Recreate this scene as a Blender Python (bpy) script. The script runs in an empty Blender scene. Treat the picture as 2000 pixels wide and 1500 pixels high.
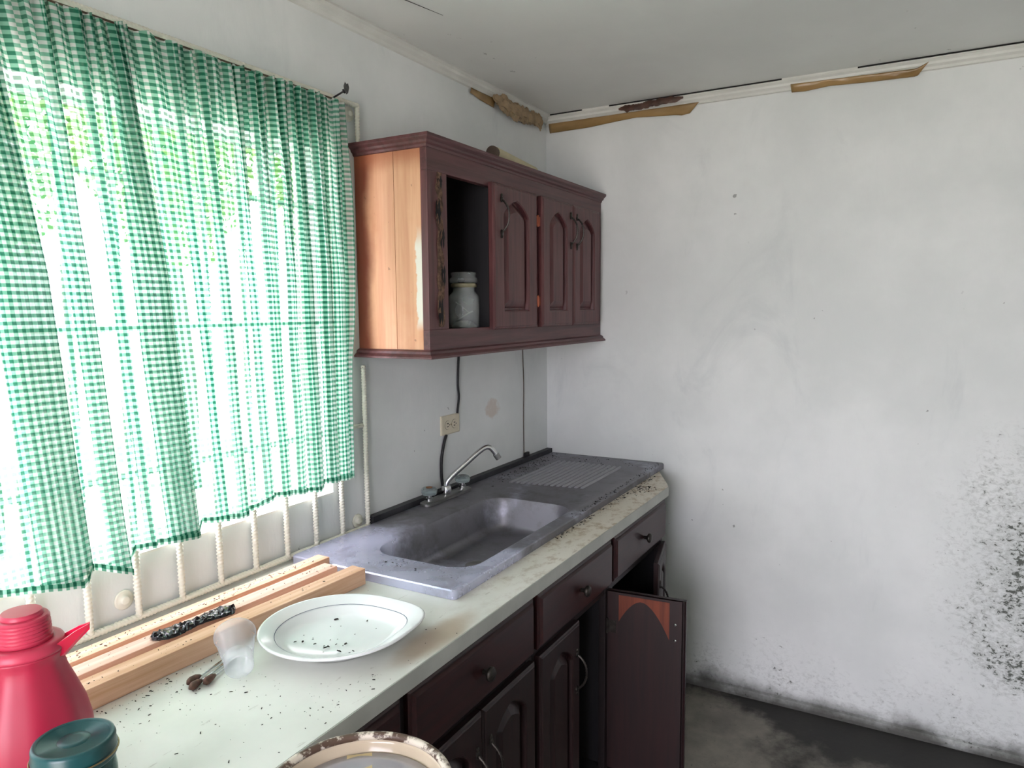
import bpy, math, random
import numpy as np
from mathutils import Vector, Matrix, noise as mnoise
random.seed(7)
rng = np.random.default_rng(7)
S = bpy.context.scene
COL = S.collection
PI = math.pi

# ------------------------------------------------------------------ camera
cam_d = bpy.data.cameras.new('camera')
cam = bpy.data.objects.new('camera', cam_d)
COL.objects.link(cam)
S.camera = cam
F_PX, YAW, PITCH, ROLL = 1412.55, math.radians(29.3669), math.radians(-5.8969), math.radians(-0.4719)
cam_d.sensor_fit = 'HORIZONTAL'
cam_d.sensor_width = 36.0
cam_d.lens = F_PX / 2000.0 * 36.0
cam_d.clip_start = 0.02
_fw = Vector((math.cos(YAW) * math.cos(PITCH), math.sin(YAW) * math.cos(PITCH), math.sin(PITCH)))
_r0 = Vector((math.sin(YAW), -math.cos(YAW), 0))
_u0 = _r0.cross(_fw)
_r = math.cos(ROLL) * _r0 + math.sin(ROLL) * _u0
_u = -math.sin(ROLL) * _r0 + math.cos(ROLL) * _u0
cam.matrix_world = Matrix(((_r.x, _u.x, -_fw.x, -2.8902), (_r.y, _u.y, -_fw.y, -1.4454), (_r.z, _u.z, -_fw.z, 1.5632), (0, 0, 0, 1)))

# ------------------------------------------------------------------ world, sun, exposure
W = bpy.data.worlds.new('hazy_sky')
S.world = W
W.use_nodes = True
W.node_tree.nodes['Background'].inputs[0].default_value = (0.96, 0.918, 1.035, 1)
W.node_tree.nodes['Background'].inputs[1].default_value = 10.5
sun_d = bpy.data.lights.new('sun', 'SUN')
sun_d.energy = 9.0
sun_d.angle = 0.02
sun_d.color = (1.0, 0.95, 0.85)
sun = bpy.data.objects.new('sun', sun_d)
COL.objects.link(sun)
sun.rotation_euler = Vector((-0.18, 0.5, -0.85)).to_track_quat('-Z', 'Y').to_euler()
S.view_settings.view_transform = 'Standard'
S.view_settings.look = 'None'
S.view_settings.exposure = 0.4
S.view_settings.gamma = 1.0
S.view_settings.use_curve_mapping = False
S.cycles.use_denoising = True
S.cycles.max_bounces = 7
S.cycles.diffuse_bounces = 4
S.cycles.glossy_bounces = 3
S.cycles.transparent_max_bounces = 12
S.cycles.transmission_bounces = 4
S.cycles.use_adaptive_sampling = True
S.cycles.adaptive_threshold = 0.06
S.cycles.caustics_reflective = False
S.cycles.sample_clamp_indirect = 6.0

def portal(name, loc, rot, sx, sy):
    d = bpy.data.lights.new(name, 'AREA')
    d.shape = 'RECTANGLE'
    d.size, d.size_y = sx, sy
    d.cycles.is_portal = True
    o = bpy.data.objects.new(name, d)
    o.location = loc
    o.rotation_euler = rot
    COL.objects.link(o)
# sampling guides in the window and the added doorway (they give off no light of their own)
portal('window_portal', (-2.16, 0.16, 1.52), (math.radians(-90), 0, 0), 1.6, 0.98)
portal('fill_doorway_portal', (-4.25, -1.2, 1.05), (0, math.radians(-90), 0), 2.1, 1.2)

# ------------------------------------------------------------------ helpers
def lin(r, g, b):
    f = lambda c: (c / 255) / 12.92 if c / 255 <= .04045 else ((c / 255 + .055) / 1.055) ** 2.4
    return (f(r), f(g), f(b), 1.0)

class NT:
    """small wrapper to write node materials compactly"""
    def __init__(self, name):
        self.m = bpy.data.materials.new(name)
        self.m.use_nodes = True
        self.t = self.m.node_tree
        self.b = self.t.nodes['Principled BSDF']
        self.out = self.t.nodes['Material Output']
        self.tc = self.t.nodes.new('ShaderNodeTexCoord')
    def n(self, ty, **kw):
        nd = self.t.nodes.new(ty)
        for k, v in kw.items():
            setattr(nd, k, v)
        return nd
    def l(self, a, b):
        self.t.links.new(a, b)
    def obj(self):
        return self.tc.outputs['Object']
    def mapped(self, scale=(1, 1, 1), loc=(0, 0, 0), rot=(0, 0, 0), src=None):
        mp = self.n('ShaderNodeMapping')
        mp.inputs['Scale'].default_value = scale
        mp.inputs['Location'].default_value = loc
        mp.inputs['Rotation'].default_value = rot
        self.l(src or self.obj(), mp.inputs[0])
        return mp.outputs[0]
    def noise(self, scale, detail=4, rough=.55, src=None, dist=0):
        nz = self.n('ShaderNodeTexNoise')
        nz.inputs['Scale'].default_value = scale
        nz.inputs['Detail'].default_value = detail
        nz.inputs['Roughness'].default_value = rough
        nz.inputs['Distortion'].default_value = dist
        self.l(src or self.obj(), nz.inputs['Vector'])
        return nz.outputs['Fac']
    def ramp(self, fac, a, b, ca=0.0, cb=1.0):
        mr = self.n('ShaderNodeMapRange', interpolation_type='SMOOTHSTEP')
        mr.inputs[1].default_value = a
        mr.inputs[2].default_value = b
        mr.inputs[3].default_value = ca
        mr.inputs[4].default_value = cb
        self.l(fac, mr.inputs[0])
        return mr.outputs[0]
    def math(self, op, a, b=None):
        nd = self.n('ShaderNodeMath', operation=op)
        for i, v in enumerate((a, b)):
            if v is None:
                continue
            if isinstance(v, (int, float)):
                nd.inputs[i].default_value = v
            else:
                self.l(v, nd.inputs[i])
        return nd.outputs[0]
    def mix(self, fac, a, b, blend='MIX'):
        nd = self.n('ShaderNodeMix', data_type='RGBA', blend_type=blend)
        for i, v in ((0, fac), (6, a), (7, b)):
            if isinstance(v, (int, float)):
                nd.inputs[i].default_value = v
            elif isinstance(v, tuple):
                nd.inputs[i].default_value = v
            else:
                self.l(v, nd.inputs[i])
        return nd.outputs[2]
    def sep(self, src=None):
        s = self.n('ShaderNodeSeparateXYZ')
        self.l(src or self.obj(), s.inputs[0])
        return s.outputs
    def color(self, c):
        if isinstance(c, tuple):
            self.b.inputs['Base Color'].default_value = c
        else:
            self.l(c, self.b.inputs['Base Color'])
        return self
    def rough(self, r):
        if isinstance(r, (int, float)):
            self.b.inputs['Roughness'].default_value = r
        else:
            self.l(r, self.b.inputs['Roughness'])
        return self
    def bump(self, h, strength=.3, dist=.002):
        bp = self.n('ShaderNodeBump')
        bp.inputs['Strength'].default_value = strength
        bp.inputs['Distance'].default_value = dist
        self.l(h, bp.inputs['Height'])
        self.l(bp.outputs[0], self.b.inputs['Normal'])
        return self
    def set(self, **kw):
        for k, v in kw.items():
            self.b.inputs[k.replace('_', ' ')].default_value = v
        return self

def simple(name, c, rough=.5, metal=0.0, var=.15, scale=20, **kw):
    t = NT(name)
    nz = t.noise(scale)
    d = tuple(x * (1 - var * 2) for x in c[:3]) + (1,)
    t.color(t.mix(t.ramp(nz, .35, .7), d, c)).rough(rough)
    t.b.inputs['Metallic'].default_value = metal
    t.set(**kw)
    return t.m

class MB:
    """collects vertices and faces for ONE mesh object"""
    def __init__(self):
        self.v, self.f, self.uv = [], [], None
    def add(self, vs, fs):
        o = len(self.v)
        self.v += [tuple(p) for p in vs]
        self.f += [tuple(i + o for i in q) for q in fs]
        return self
    def box(self, x0, x1, y0, y1, z0, z1):
        return self.add([(x0, y0, z0), (x1, y0, z0), (x1, y1, z0), (x0, y1, z0), (x0, y0, z1), (x1, y0, z1), (x1, y1, z1), (x0, y1, z1)],
                        [(0, 3, 2, 1), (4, 5, 6, 7), (0, 1, 5, 4), (1, 2, 6, 5), (2, 3, 7, 6), (3, 0, 4, 7)])
    def loops(self, loops, cap0=True, cap1=True):
        n = len(loops[0])
        vs = [p for lp in loops for p in lp]
        fs = []
        for a in range(len(loops) - 1):
            for i in range(n):
                j = (i + 1) % n
                fs.append((a * n + i, a * n + j, (a + 1) * n + j, (a + 1) * n + i))
        if cap0:
            fs.append(tuple(range(n))[::-1])
        if cap1:
            fs.append(tuple((len(loops) - 1) * n + i for i in range(n)))
        return self.add(vs, fs)
    def lathe(self, prof, c=(0, 0, 0), n=40, cap0=True, cap1=True, rfun=None):
        lp = []
        for r, z in prof:
            lp.append([(c[0] + r * math.cos(2 * PI * k / n) * (rfun(2 * PI * k / n) if rfun else 1), c[1] + r * math.sin(2 * PI * k / n) * (rfun(2 * PI * k / n) if rfun else 1), c[2] + z) for k in range(n)])
        return self.loops(lp, cap0, cap1)
    def tube(self, pts, r, n=10, caps=True):
        pts = [Vector(p) for p in pts]
        rr = r if isinstance(r, (list, tuple)) else [r] * len(pts)
        tans = []
        for i in range(len(pts)):
            a = pts[max(0, i - 1)]
            b = pts[min(len(pts) - 1, i + 1)]
            tans.append((b - a).normalized())
        up = Vector((0, 0, 1)) if abs(tans[0].z) < .9 else Vector((1, 0, 0))
        nrm = tans[0].cross(up).normalized()
        lp = []
        for i, p in enumerate(pts):
            nrm = (nrm - tans[i] * nrm.dot(tans[i])).normalized()
            bn = tans[i].cross(nrm)
            lp.append([p + nrm * (rr[i] * math.cos(2 * PI * k / n)) + bn * (rr[i] * math.sin(2 * PI * k / n)) for k in range(n)])
        return self.loops(lp, caps, caps)
    def mesh(self, name, smooth=False):
        me = bpy.data.meshes.new(name)
        me.from_pydata(self.v, [], self.f)
        me.update()
        import bmesh
        bm = bmesh.new()
        bm.from_mesh(me)
        bmesh.ops.recalc_face_normals(bm, faces=bm.faces)
        bm.to_mesh(me)
        bm.free()
        if smooth:
            me.shade_smooth()
        return me
    def build(self, name, m, parent=None, smooth=False, bevel=0, auto=None, loc=None):
        me = self.mesh(name, smooth)
        return link(name, me, m, parent, bevel, auto, loc)

def link(name, me, m, parent=None, bevel=0, auto=None, loc=None):
    if m is not None and not me.materials:
        me.materials.append(m)
    o = bpy.data.objects.new(name, me)
    COL.objects.link(o)
    if parent:
        o.parent = parent
    if loc:
        o.location = loc
    if bevel:
        md = o.modifiers.new('bevel', 'BEVEL')
        md.width = bevel
        md.segments = 2
        md.limit_method = 'ANGLE'
    if auto:
        me.shade_smooth()
        try:
            me.set_sharp_from_angle(angle=math.radians(auto))
        except Exception:
            pass
    return o

def tag(o, label, cat, group=None, kind=None):
    o['label'] = label
    o['category'] = cat
    if group:
        o['group'] = group
    if kind:
        o['kind'] = kind
    return o

def thing(name, loc, label, cat, group=None, rz=0):
    o = bpy.data.objects.new(name, None)
    o.empty_display_size = .05
    COL.objects.link(o)
    o.location = loc
    o.rotation_euler = (0, 0, rz)
    return tag(o, label, cat, group)

def struct(o, label):
    o['kind'] = 'structure'
    o['label'] = label
    return o

def arc_pts(pts, per=8):
    """Catmull-Rom through pts"""
    P = [Vector(p) for p in pts]
    P = [P[0] * 2 - P[1]] + P + [P[-1] * 2 - P[-2]]
    out = []
    for i in range(1, len(P) - 2):
        for k in range(per):
            t = k / per
            a, b, c, d = P[i - 1], P[i], P[i + 1], P[i + 2]
            out.append(.5 * ((2 * b) + (c - a) * t + (2 * a - 5 * b + 4 * c - d) * t * t + (3 * b - a - 3 * c + d) * t ** 3))
    out.append(P[-2])
    return out

# ------------------------------------------------------------------ materials
def mat_wall(name, mold=False):
    t = NT(name)
    base = t.mix(t.ramp(t.noise(1.6, 5, .6), .35, .7), lin(216, 220, 218), lin(231, 234, 232))
    smear = t.ramp(t.noise(3.0, 6, .65, t.mapped((1, 1.0, .55), rot=(.5, 0, 0)), 1.0), .55, .75)
    base = t.mix(t.math('MULTIPLY', smear, .35), base, lin(188, 194, 195))
    specks = t.ramp(t.noise(34, 2, .5), .735, .76)
    patch = t.ramp(t.noise(2.2, 2), .5, .6)
    base = t.mix(t.math('MULTIPLY', t.math('MULTIPLY', specks, patch), .55), base, lin(70, 72, 66))
    x, y, z = t.sep()
    if mold:
        # black mould: a colony towards the outer end of the wall, a dirty tide line along the floor
        my = t.ramp(y, -1.38, -1.85)
        mz = t.math('MULTIPLY', t.ramp(z, .12, .35), t.ramp(z, 1.35, .8))
        region = t.math('MULTIPLY', my, mz)
        low = t.ramp(z, .45, .02)
        lowy = t.math('MULTIPLY', low, .46)
        region = t.math('MAXIMUM', region, lowy)
        clump = t.noise(6.5, 4, .65)
        field = t.noise(62, 6, .74, t.mapped((1, .8, 1.15), rot=(.5, 0, 0)), .5)
        thr = t.math('ADD', field, t.math('MULTIPLY', t.math('SUBTRACT', clump, .5), .55))
        thr = t.math('ADD', thr, t.math('MULTIPLY', region, .22))
        m = t.math('MULTIPLY', t.ramp(thr, .745, .79), t.ramp(region, .03, .3))
        base = t.mix(t.math('MULTIPLY', m, .95), base, lin(34, 36, 30))
        halo = t.math('MULTIPLY', t.ramp(thr, .55, .75), t.ramp(region, .05, .6))
        base = t.mix(t.math('MULTIPLY', halo, .35), base, lin(120, 126, 116))
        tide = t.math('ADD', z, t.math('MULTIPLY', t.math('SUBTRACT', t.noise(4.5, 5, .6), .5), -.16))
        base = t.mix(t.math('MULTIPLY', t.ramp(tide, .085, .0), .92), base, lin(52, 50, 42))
    else:
        # pinkish paint scab beside the socket
        dx = t.math('MULTIPLY', t.math('ADD', x, .479), 14)
        dz = t.math('MULTIPLY', t.math('SUBTRACT', z, 1.177), 20)
        d = t.math('ADD', t.math('MULTIPLY', dx, dx), t.math('MULTIPLY', dz, dz))
        d = t.math('ADD', d, t.math('MULTIPLY', t.noise(30, 4), 1.6))
        base = t.mix(t.math('MULTIPLY', t.ramp(d, 1.5, 1.0), .5), base, lin(196, 172, 152))
    t.color(base).rough(.75)
    brush = t.noise(60, 4, .6, t.mapped((1, 1, .25), rot=(0, .6, 0)))
    t.bump(brush, .18, .004)
    return t.m

M = {}
M['wall'] = mat_wall('wall_plaster')
M['wall_mold'] = mat_wall('wall_plaster_mould', True)

def mat_ceiling():
    t = NT('ceiling_board')
    base = t.mix(t.ramp(t.noise(1.3, 5), .3, .75), lin(214, 216, 212), lin(228, 230, 226))
    specks = t.math('MULTIPLY', t.ramp(t.noise(26, 3), .70, .74), t.ramp(t.noise(1.8, 2), .52, .62))
    t.color(t.mix(t.math('MULTIPLY', specks, .5), base, lin(95, 95, 90))).rough(.85)
    t.bump(t.noise(90, 2), .08, .002)
    return t.m
M['ceiling'] = mat_ceiling()

def mat_floor():
    t = NT('dirty_concrete')
    base = t.mix(t.ramp(t.noise(5, 7, .65), .3, .7), lin(104, 100, 92), lin(136, 131, 120))
    x, y, z = t.sep()
    fld = t.math('ADD', t.noise(3.2, 6, .65), t.math('MULTIPLY', t.ramp(x, -.32, .0), .28))
    fld = t.math('ADD', fld, t.math('MULTIPLY', t.ramp(y, -.85, -1.25), .24))
    base = t.mix(t.math('MULTIPLY', t.ramp(fld, .58, .82), .95), base, lin(28, 28, 25))
    fine = t.ramp(t.noise(60, 5, .7), .6, .7)
    base = t.mix(t.math('MULTIPLY', fine, .6), base, lin(34, 33, 30))
    t.color(base).rough(.7)
    t.bump(t.noise(40, 5), .25, .004)
    return t.m
M['floor'] = mat_floor()
M['trim'] = simple('white_trim_paint', lin(222, 223, 216), .55, var=.05, scale=8)
M['crack_and_gap_shade'] = simple('crack_and_cavity_shade', lin(26, 25, 23), .9, var=.1)  # near-black for cracks, hollows and the painted shade in the cornice joint
M['sill'] = simple('sill_paint', lin(228, 228, 222), .6, var=.04)

def mat_rebar():
    t = NT('painted_rebar')
    rust = t.ramp(t.noise(38, 4, .65), .66, .74)
    t.color(t.mix(rust, lin(222, 220, 205), lin(120, 92, 66))).rough(.45)
    return t.m
M['rebar'] = mat_rebar()

def mat_wood(name, dark, light, rough, ax='x', grain=9, scuff=None, coat=0.0):
    t = NT(name)
    sc = {'x': (.06, 1, 1), 'y': (1, .06, 1), 'z': (1, 1, .06)}[ax]
    g = t.noise(grain * 6, 5, .6, t.mapped(sc), .4)
    c = t.mix(t.ramp(g, .3, .7), dark, light)
    if scuff:
        s = t.ramp(t.noise(9, 6, .7), .66, .74)
        c = t.mix(t.math('MULTIPLY', s, .6), c, scuff)
    t.color(c).rough(rough)
    t.bump(g, .12, .001)
    t.set(Coat_Weight=coat)
    return t.m
M['mahogany'] = mat_wood('mahogany_varnish', lin(72, 41, 42), lin(100, 58, 58), .42, 'z')
M['mahogany_x'] = mat_wood('mahogany_rail', lin(70, 42, 43), lin(98, 60, 61), .42, 'x', scuff=lin(52, 32, 33))
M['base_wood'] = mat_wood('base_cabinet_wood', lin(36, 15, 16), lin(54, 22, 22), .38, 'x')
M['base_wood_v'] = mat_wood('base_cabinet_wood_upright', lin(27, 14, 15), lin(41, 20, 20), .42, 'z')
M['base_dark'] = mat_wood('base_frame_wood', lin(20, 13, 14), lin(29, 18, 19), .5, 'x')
M['orange_panel'] = mat_wood('bare_orange_panel', lin(94, 40, 22), lin(120, 54, 30), .45, 'z')
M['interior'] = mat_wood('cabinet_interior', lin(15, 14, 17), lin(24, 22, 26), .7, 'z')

def mat_side():
    t = NT('worn_cedar_side')
    g = t.noise(40, 5, .6, t.mapped((1, 1, .05)), .4)
    base = t.mix(t.ramp(g, .3, .72), lin(196, 144, 110), lin(214, 168, 132))
    base = t.mix(t.math('MULTIPLY', t.ramp(t.noise(6, 4), .5, .7), .35), base, lin(186, 116, 78))
    x, y, z = t.sep()
    edge = t.math('ADD', y, t.math('MULTIPLY', t.math('SUBTRACT', t.noise(7, 4), .5), .05))
    base = t.mix(t.ramp(edge, -.075, -.028), base, lin(120, 58, 38))
    top = t.math('ADD', z, t.math('MULTIPLY', t.math('SUBTRACT', t.noise(9, 4), .5), .05))
    base = t.mix(t.math('MULTIPLY', t.ramp(top, .513, .573), .7), base, lin(150, 82, 52))
    # pale flaking strip along the front edge
    fz = t.math('MULTIPLY', t.ramp(z, .073, .113), t.ramp(z, .375, .30))
    fl = t.math('ADD', t.math('MULTIPLY', y, -1.0), t.math('MULTIPLY', t.math('SUBTRACT', t.noise(22, 5, .6), .5), .035))
    base = t.mix(t.math('MULTIPLY', fz, t.ramp(fl, .214, .219)), base, lin(214, 212, 198))
    spots = t.ramp(t.noise(45, 2), .72, .76)
    base = t.mix(t.math('MULTIPLY', spots, .5), base, lin(110, 72, 50))
    t.color(base).rough(.5)
    t.bump(g, .1, .001)
    return t.m
M['side'] = mat_side()

def mat_plank(name, a, b):
    t = NT(name)
    g = t.noise(70, 5, .6, t.mapped((.035, 1, 1)), .3)
    base = t.mix(t.ramp(g, .3, .7), a, b)
    base = t.mix(t.math('MULTIPLY', t.ramp(t.noise(7, 4), .6, .72), .4), base, lin(176, 120, 100))
    t.color(base).rough(.65)
    t.bump(g, .12, .001)
    return t.m
M['plank'] = mat_plank('pine_batten', lin(208, 160, 124), lin(232, 194, 164))
M['plank_b'] = mat_plank('pine_batten_pale', lin(216, 174, 150), lin(236, 202, 182))

def mat_counter():
    t = NT('cream_laminate')
    base = t.mix(t.ramp(t.noise(4, 5), .3, .7), lin(214, 216, 208), lin(230, 231, 224))
    x, y, z = t.sep()
    # ochre grime strongest towards the far end, scratches everywhere
    reg = t.math('MULTIPLY', t.ramp(x, -.3, .75), t.ramp(y, -.17, -.225))
    gr = t.ramp(t.noise(38, 5, .7, t.mapped((.7, 1, 1), rot=(0, 0, .8))), .47, .66)
    base = t.mix(t.math('MULTIPLY', t.math('MULTIPLY', reg, gr), .9), base, lin(128, 100, 66))
    base = t.mix(t.math('MULTIPLY', reg, .5), base, lin(196, 178, 144))
    st = t.ramp(t.noise(2.6, 4, .6), .6, .74)
    base = t.mix(t.math('MULTIPLY', st, .35), base, lin(188, 172, 140))
    # brown ring left beside the plate
    dx = t.math('MULTIPLY', t.math('ADD', x, .235), 7)
    dy = t.math('MULTIPLY', t.math('ADD', y, .285), 22)
    d = t.math('ADD', t.math('MULTIPLY', dx, dx), t.math('MULTIPLY', dy, dy))
    d = t.math('ADD', d, t.math('MULTIPLY', t.noise(14, 4), .8))
    base = t.mix(t.math('MULTIPLY', t.ramp(d, 1.7, .5), .6), base, lin(150, 118, 74))
    scr = t.ramp(t.noise(26, 4, .6, t.mapped((.5, 2.2, 1), rot=(0, 0, .4))), .665, .70)
    base = t.mix(t.math('MULTIPLY', scr, .3), base, lin(140, 130, 112))
    t.color(base).rough(.38)
    return t.m
M['counter'] = mat_counter()
M['edge_band'] = simple('counter_edge_band', lin(178, 180, 172), .5, var=.08, scale=9)

def mat_steel():
    t = NT('dirty_sky_tinted_steel')
    x, y, z = t.sep()
    nz = t.noise(5, 6, .65)
    dirt = t.math('ADD', nz, t.math('MULTIPLY', t.ramp(x, -.70, -.25), .30))  # noise is real dirt; the ramp also bounds the painted reflection on the left
    dm = t.ramp(dirt, .45, .8)
    base = t.mix(dm, lin(200, 203, 226), lin(122, 121, 127))  # pale lilac paints the reflected sky into the left end; grey is grime
    g = t.ramp(t.noise(14, 6, .7), .45, .75)
    base = t.mix(t.math('MULTIPLY', g, t.math('MULTIPLY', dm, .5)), base, lin(84, 80, 78))
    t.color(base)
    t.rough(t.ramp(dm, 0, 1, .26, .46))
    mt = t.ramp(dm, 0, 1, .5, .55)
    t.l(mt, t.b.inputs['Metallic'])
    return t.m
M['steel'] = mat_steel()
M['steel_rib'] = simple('worn_steel_rib', lin(150, 150, 154), .4, .5, var=.04, scale=30)
M['steel_back'] = simple('grimy_upstand', lin(70, 70, 74), .5, .4, var=.2, scale=14)
M['chrome'] = simple('chrome', lin(215, 216, 216), .16, 1.0, var=.04)
M['chrome_dull'] = simple('dull_chrome', lin(150, 150, 148), .35, .9, var=.12)
M['acrylic'] = simple('clear_tap_knob', lin(190, 205, 205), .1, 0, var=.05, Transmission_Weight=.75, IOR=1.45)
M['rust_cap'] = simple('rusty_cap', lin(140, 96, 60), .7)
M['pewter'] = simple('dark_pewter', lin(70, 66, 62), .4, .8, var=.2, scale=60)
M['copper'] = simple('coppery_hinge', lin(170, 92, 66), .45, .6)
M['outlet'] = simple('almond_plastic', lin(214, 206, 182), .45, var=.05)
M['slot'] = simple('socket_slot', lin(38, 36, 30), .6)
M['cable'] = simple('black_cable', lin(22, 22, 24), .6)
M['wire'] = simple('brown_wire', lin(80, 64, 46), .7)
M['plate'] = simple('white_ceramic', lin(232, 235, 234), .14, var=.02, scale=6)
M['blue_line'] = simple('grey_blue_glaze', lin(110, 118, 138), .2)
M['thermos'] = simple('red_plastic', lin(172, 32, 64), .42, var=.04, scale=10)
M['thermos_lid'] = simple('red_plastic_lid', lin(192, 54, 82), .4, var=.04)
M['thermos_spout'] = simple('bright_red_plastic', lin(228, 20, 70), .3, var=.03, Subsurface_Weight=.1)
M['green_lid'] = simple('dark_green_plastic', lin(20, 72, 74), .32, var=.1, scale=14)
M['green_glass'] = simple('teal_glass', lin(70, 190, 175), .06, 0, var=.04, Transmission_Weight=.9, IOR=1.45)
M['brass'] = simple('tarnished_wire', lin(170, 150, 110), .35, .9)
M['glass'] = simple('dusty_glass', (.80, .86, .86, 1), .06, 0, var=.03, IOR=1.5, Alpha=.3)
M['jar_rubber'] = simple('cream_rubber', lin(196, 190, 156), .6)
M['powder'] = simple('pale_residue', lin(190, 192, 180), .8)
M['cup'] = None
M['black_film'] = simple('crumpled_black_film', lin(20, 16, 25), .22, .0, var=.2, scale=40)
M['tape'] = None
M['brown_film'] = simple('dark_brown_film', lin(96, 68, 56), .35, var=.25, scale=30)
M['masking'] = simple('crumpled_masking_tape', lin(170, 146, 112), .6, var=.14, scale=30)
M['nail'] = simple('black_nail', lin(26, 24, 24), .45, .6)
M['chip'] = simple('bare_cement_chip', lin(98, 100, 98), .9, var=.2, scale=80)
M['cardboard'] = simple('cream_paper_tube', lin(206, 196, 160), .7, var=.05)
M['cardboard_end'] = simple('brown_tube_end', lin(84, 70, 58), .8)
M['crumb'] = simple('dark_crumbs', lin(48, 40, 34), .9, var=.3, scale=90)
M['soil'] = simple('black_soil', lin(30, 27, 24), .95, var=.3, scale=90)
M['rot'] = simple('rotten_wood', lin(128, 98, 78), .9, var=.35, scale=70)
M['knob_end'] = simple('brown_dried_tip', lin(110, 76, 62), .7, var=.25, scale=90)
M['leaf'] = None
M['bark'] = simple('bark', lin(96, 84, 66), .9, var=.2)
M['yard'] = simple('pale_yard', lin(206, 202, 190), .9, var=.05, scale=1.5)
M['roof'] = simple('roof_slab', lin(170, 168, 160), .9)
M['stool'] = mat_wood('stool_wood', lin(92, 66, 44), lin(126, 94, 64), .6, 'x')

def mat_cup():
    t = NT('frosted_clear_plastic')
    t.color(lin(232, 236, 244)).rough(.15)
    t.set(Alpha=.36, IOR=1.5)
    return t.m
M['cup'] = mat_cup()

def mat_tape():
    t = NT('brown_packing_tape')
    g = t.noise(18, 4, .6, t.mapped((1, .2, 1)))
    t.color(t.mix(t.ramp(g, .35, .7), lin(132, 104, 62), lin(164, 134, 88))).rough(.3)
    return t.m
M['tape'] = mat_tape()

def mat_enamel_rim():
    t = NT('chipped_enamel_rim')
    c = t.ramp(t.noise(30, 5, .7), .44, .54)
    t.color(t.mix(c, lin(214, 204, 188), lin(86, 66, 54))).rough(.45)
    t.bump(c, .3, .001)
    return t.m
M['enamel_rim'] = mat_enamel_rim()
M['grey_cover'] = simple('grey_lilac_plastic', lin(176, 174, 182), .18, var=.06, scale=10)
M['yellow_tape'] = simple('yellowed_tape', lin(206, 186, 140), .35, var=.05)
M['enamel'] = simple('beige_enamel', lin(206, 190, 166), .12, var=.05, scale=6)

def mat_leaf():
    t = NT('sunlit_leaf')
    nz = t.noise(3, 2)
    c = t.mix(nz, lin(110, 150, 40), lin(170, 200, 70))
    t.color(c).rough(.5)
    tr = t.n('ShaderNodeBsdfTranslucent')
    t.l(c, tr.inputs[0])
    mx = t.n('ShaderNodeMixShader')
    mx.inputs[0].default_value = .5
    t.l(t.b.outputs[0], mx.inputs[1])
    t.l(tr.outputs[0], mx.inputs[2])
    t.l(mx.outputs[0], t.out.inputs[0])
    return t.m
M['leaf'] = mat_leaf()

CHECK = .0132
def mat_gingham(name, solid=False):
    """woven cotton: stripes of green yarn both ways, light passing through and between the yarns"""
    t = NT(name)
    uv = t.n('ShaderNodeUVMap')
    s = t.n('ShaderNodeSeparateXYZ')
    t.l(uv.outputs[0], s.inputs[0])
    def stripe(o):
        fr = t.math('FRACT', t.math('MULTIPLY', o, 1 / CHECK))
        d = t.math('ABSOLUTE', t.math('SUBTRACT', fr, .5))
        return t.ramp(d, .29, .21)
    a, b = stripe(s.outputs[0]), stripe(s.outputs[1])
    f = t.math('MULTIPLY', t.math('ADD', a, b), .5)
    white, mid, green = (.76, .80, .77, 1), lin(118, 176, 152), lin(34, 104, 80)
    c1 = t.mix(t.ramp(f, 0, .5), white, mid)
    c = t.mix(t.ramp(f, .5, 1.0), c1, green)
    dif = t.n('ShaderNodeBsdfDiffuse')
    trl = t.n('ShaderNodeBsdfTranslucent')
    t.l(c, dif.inputs[0])
    t.l(c, trl.inputs[0])
    m1 = t.n('ShaderNodeMixShader')
    m1.inputs[0].default_value = .5
    t.l(dif.outputs[0], m1.inputs[1])
    t.l(trl.outputs[0], m1.inputs[2])
    tp = t.n('ShaderNodeBsdfTransparent')
    m2 = t.n('ShaderNodeMixShader')
    t.l(t.ramp(f, 0, 1, .68 if not solid else .9, .88 if not solid else .97), m2.inputs[0])
    t.l(tp.outputs[0], m2.inputs[1])
    t.l(m1.outputs[0], m2.inputs[2])
    t.l(m2.outputs[0], t.out.inputs[0])
    return t.m
M['gingham'] = mat_gingham('green_gingham')
M['gingham_hem'] = mat_gingham('green_gingham_hem', True)

# ------------------------------------------------------------------ the setting
HC = 2.39
XL, YF = -4.2, -3.4          # far ends of the room, behind the camera
WX0, WX1, WZ0, WZ1 = -2.95, -1.372, 1.04, 2.0
T = .11

mb = MB()
mb.box(XL - T, T, YF - T, T, -.12, 0)
struct(mb.build('floor', M['floor']), 'dirty mould-blackened concrete floor')
mb = MB()
mb.box(XL - T, T, YF - T, T, HC, HC + .1)
ceil = struct(mb.build('ceiling', M['ceiling']), 'grey-white painted ceiling')
# the ceiling board joint with its crack
mb = MB()
mb.add([(-1.42, -.13, HC - .0008), (-1.28, -.2, HC - .0008), (-1.12, -.235, HC - .0008), (-1.12, -.237, HC - .0008), (-1.28, -.204, HC - .0008), (-1.42, -.134, HC - .0008)], [(0, 1, 4, 5), (1, 2, 3, 4)])
mb.build('crack', M['crack_and_gap_shade'], ceil)

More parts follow.
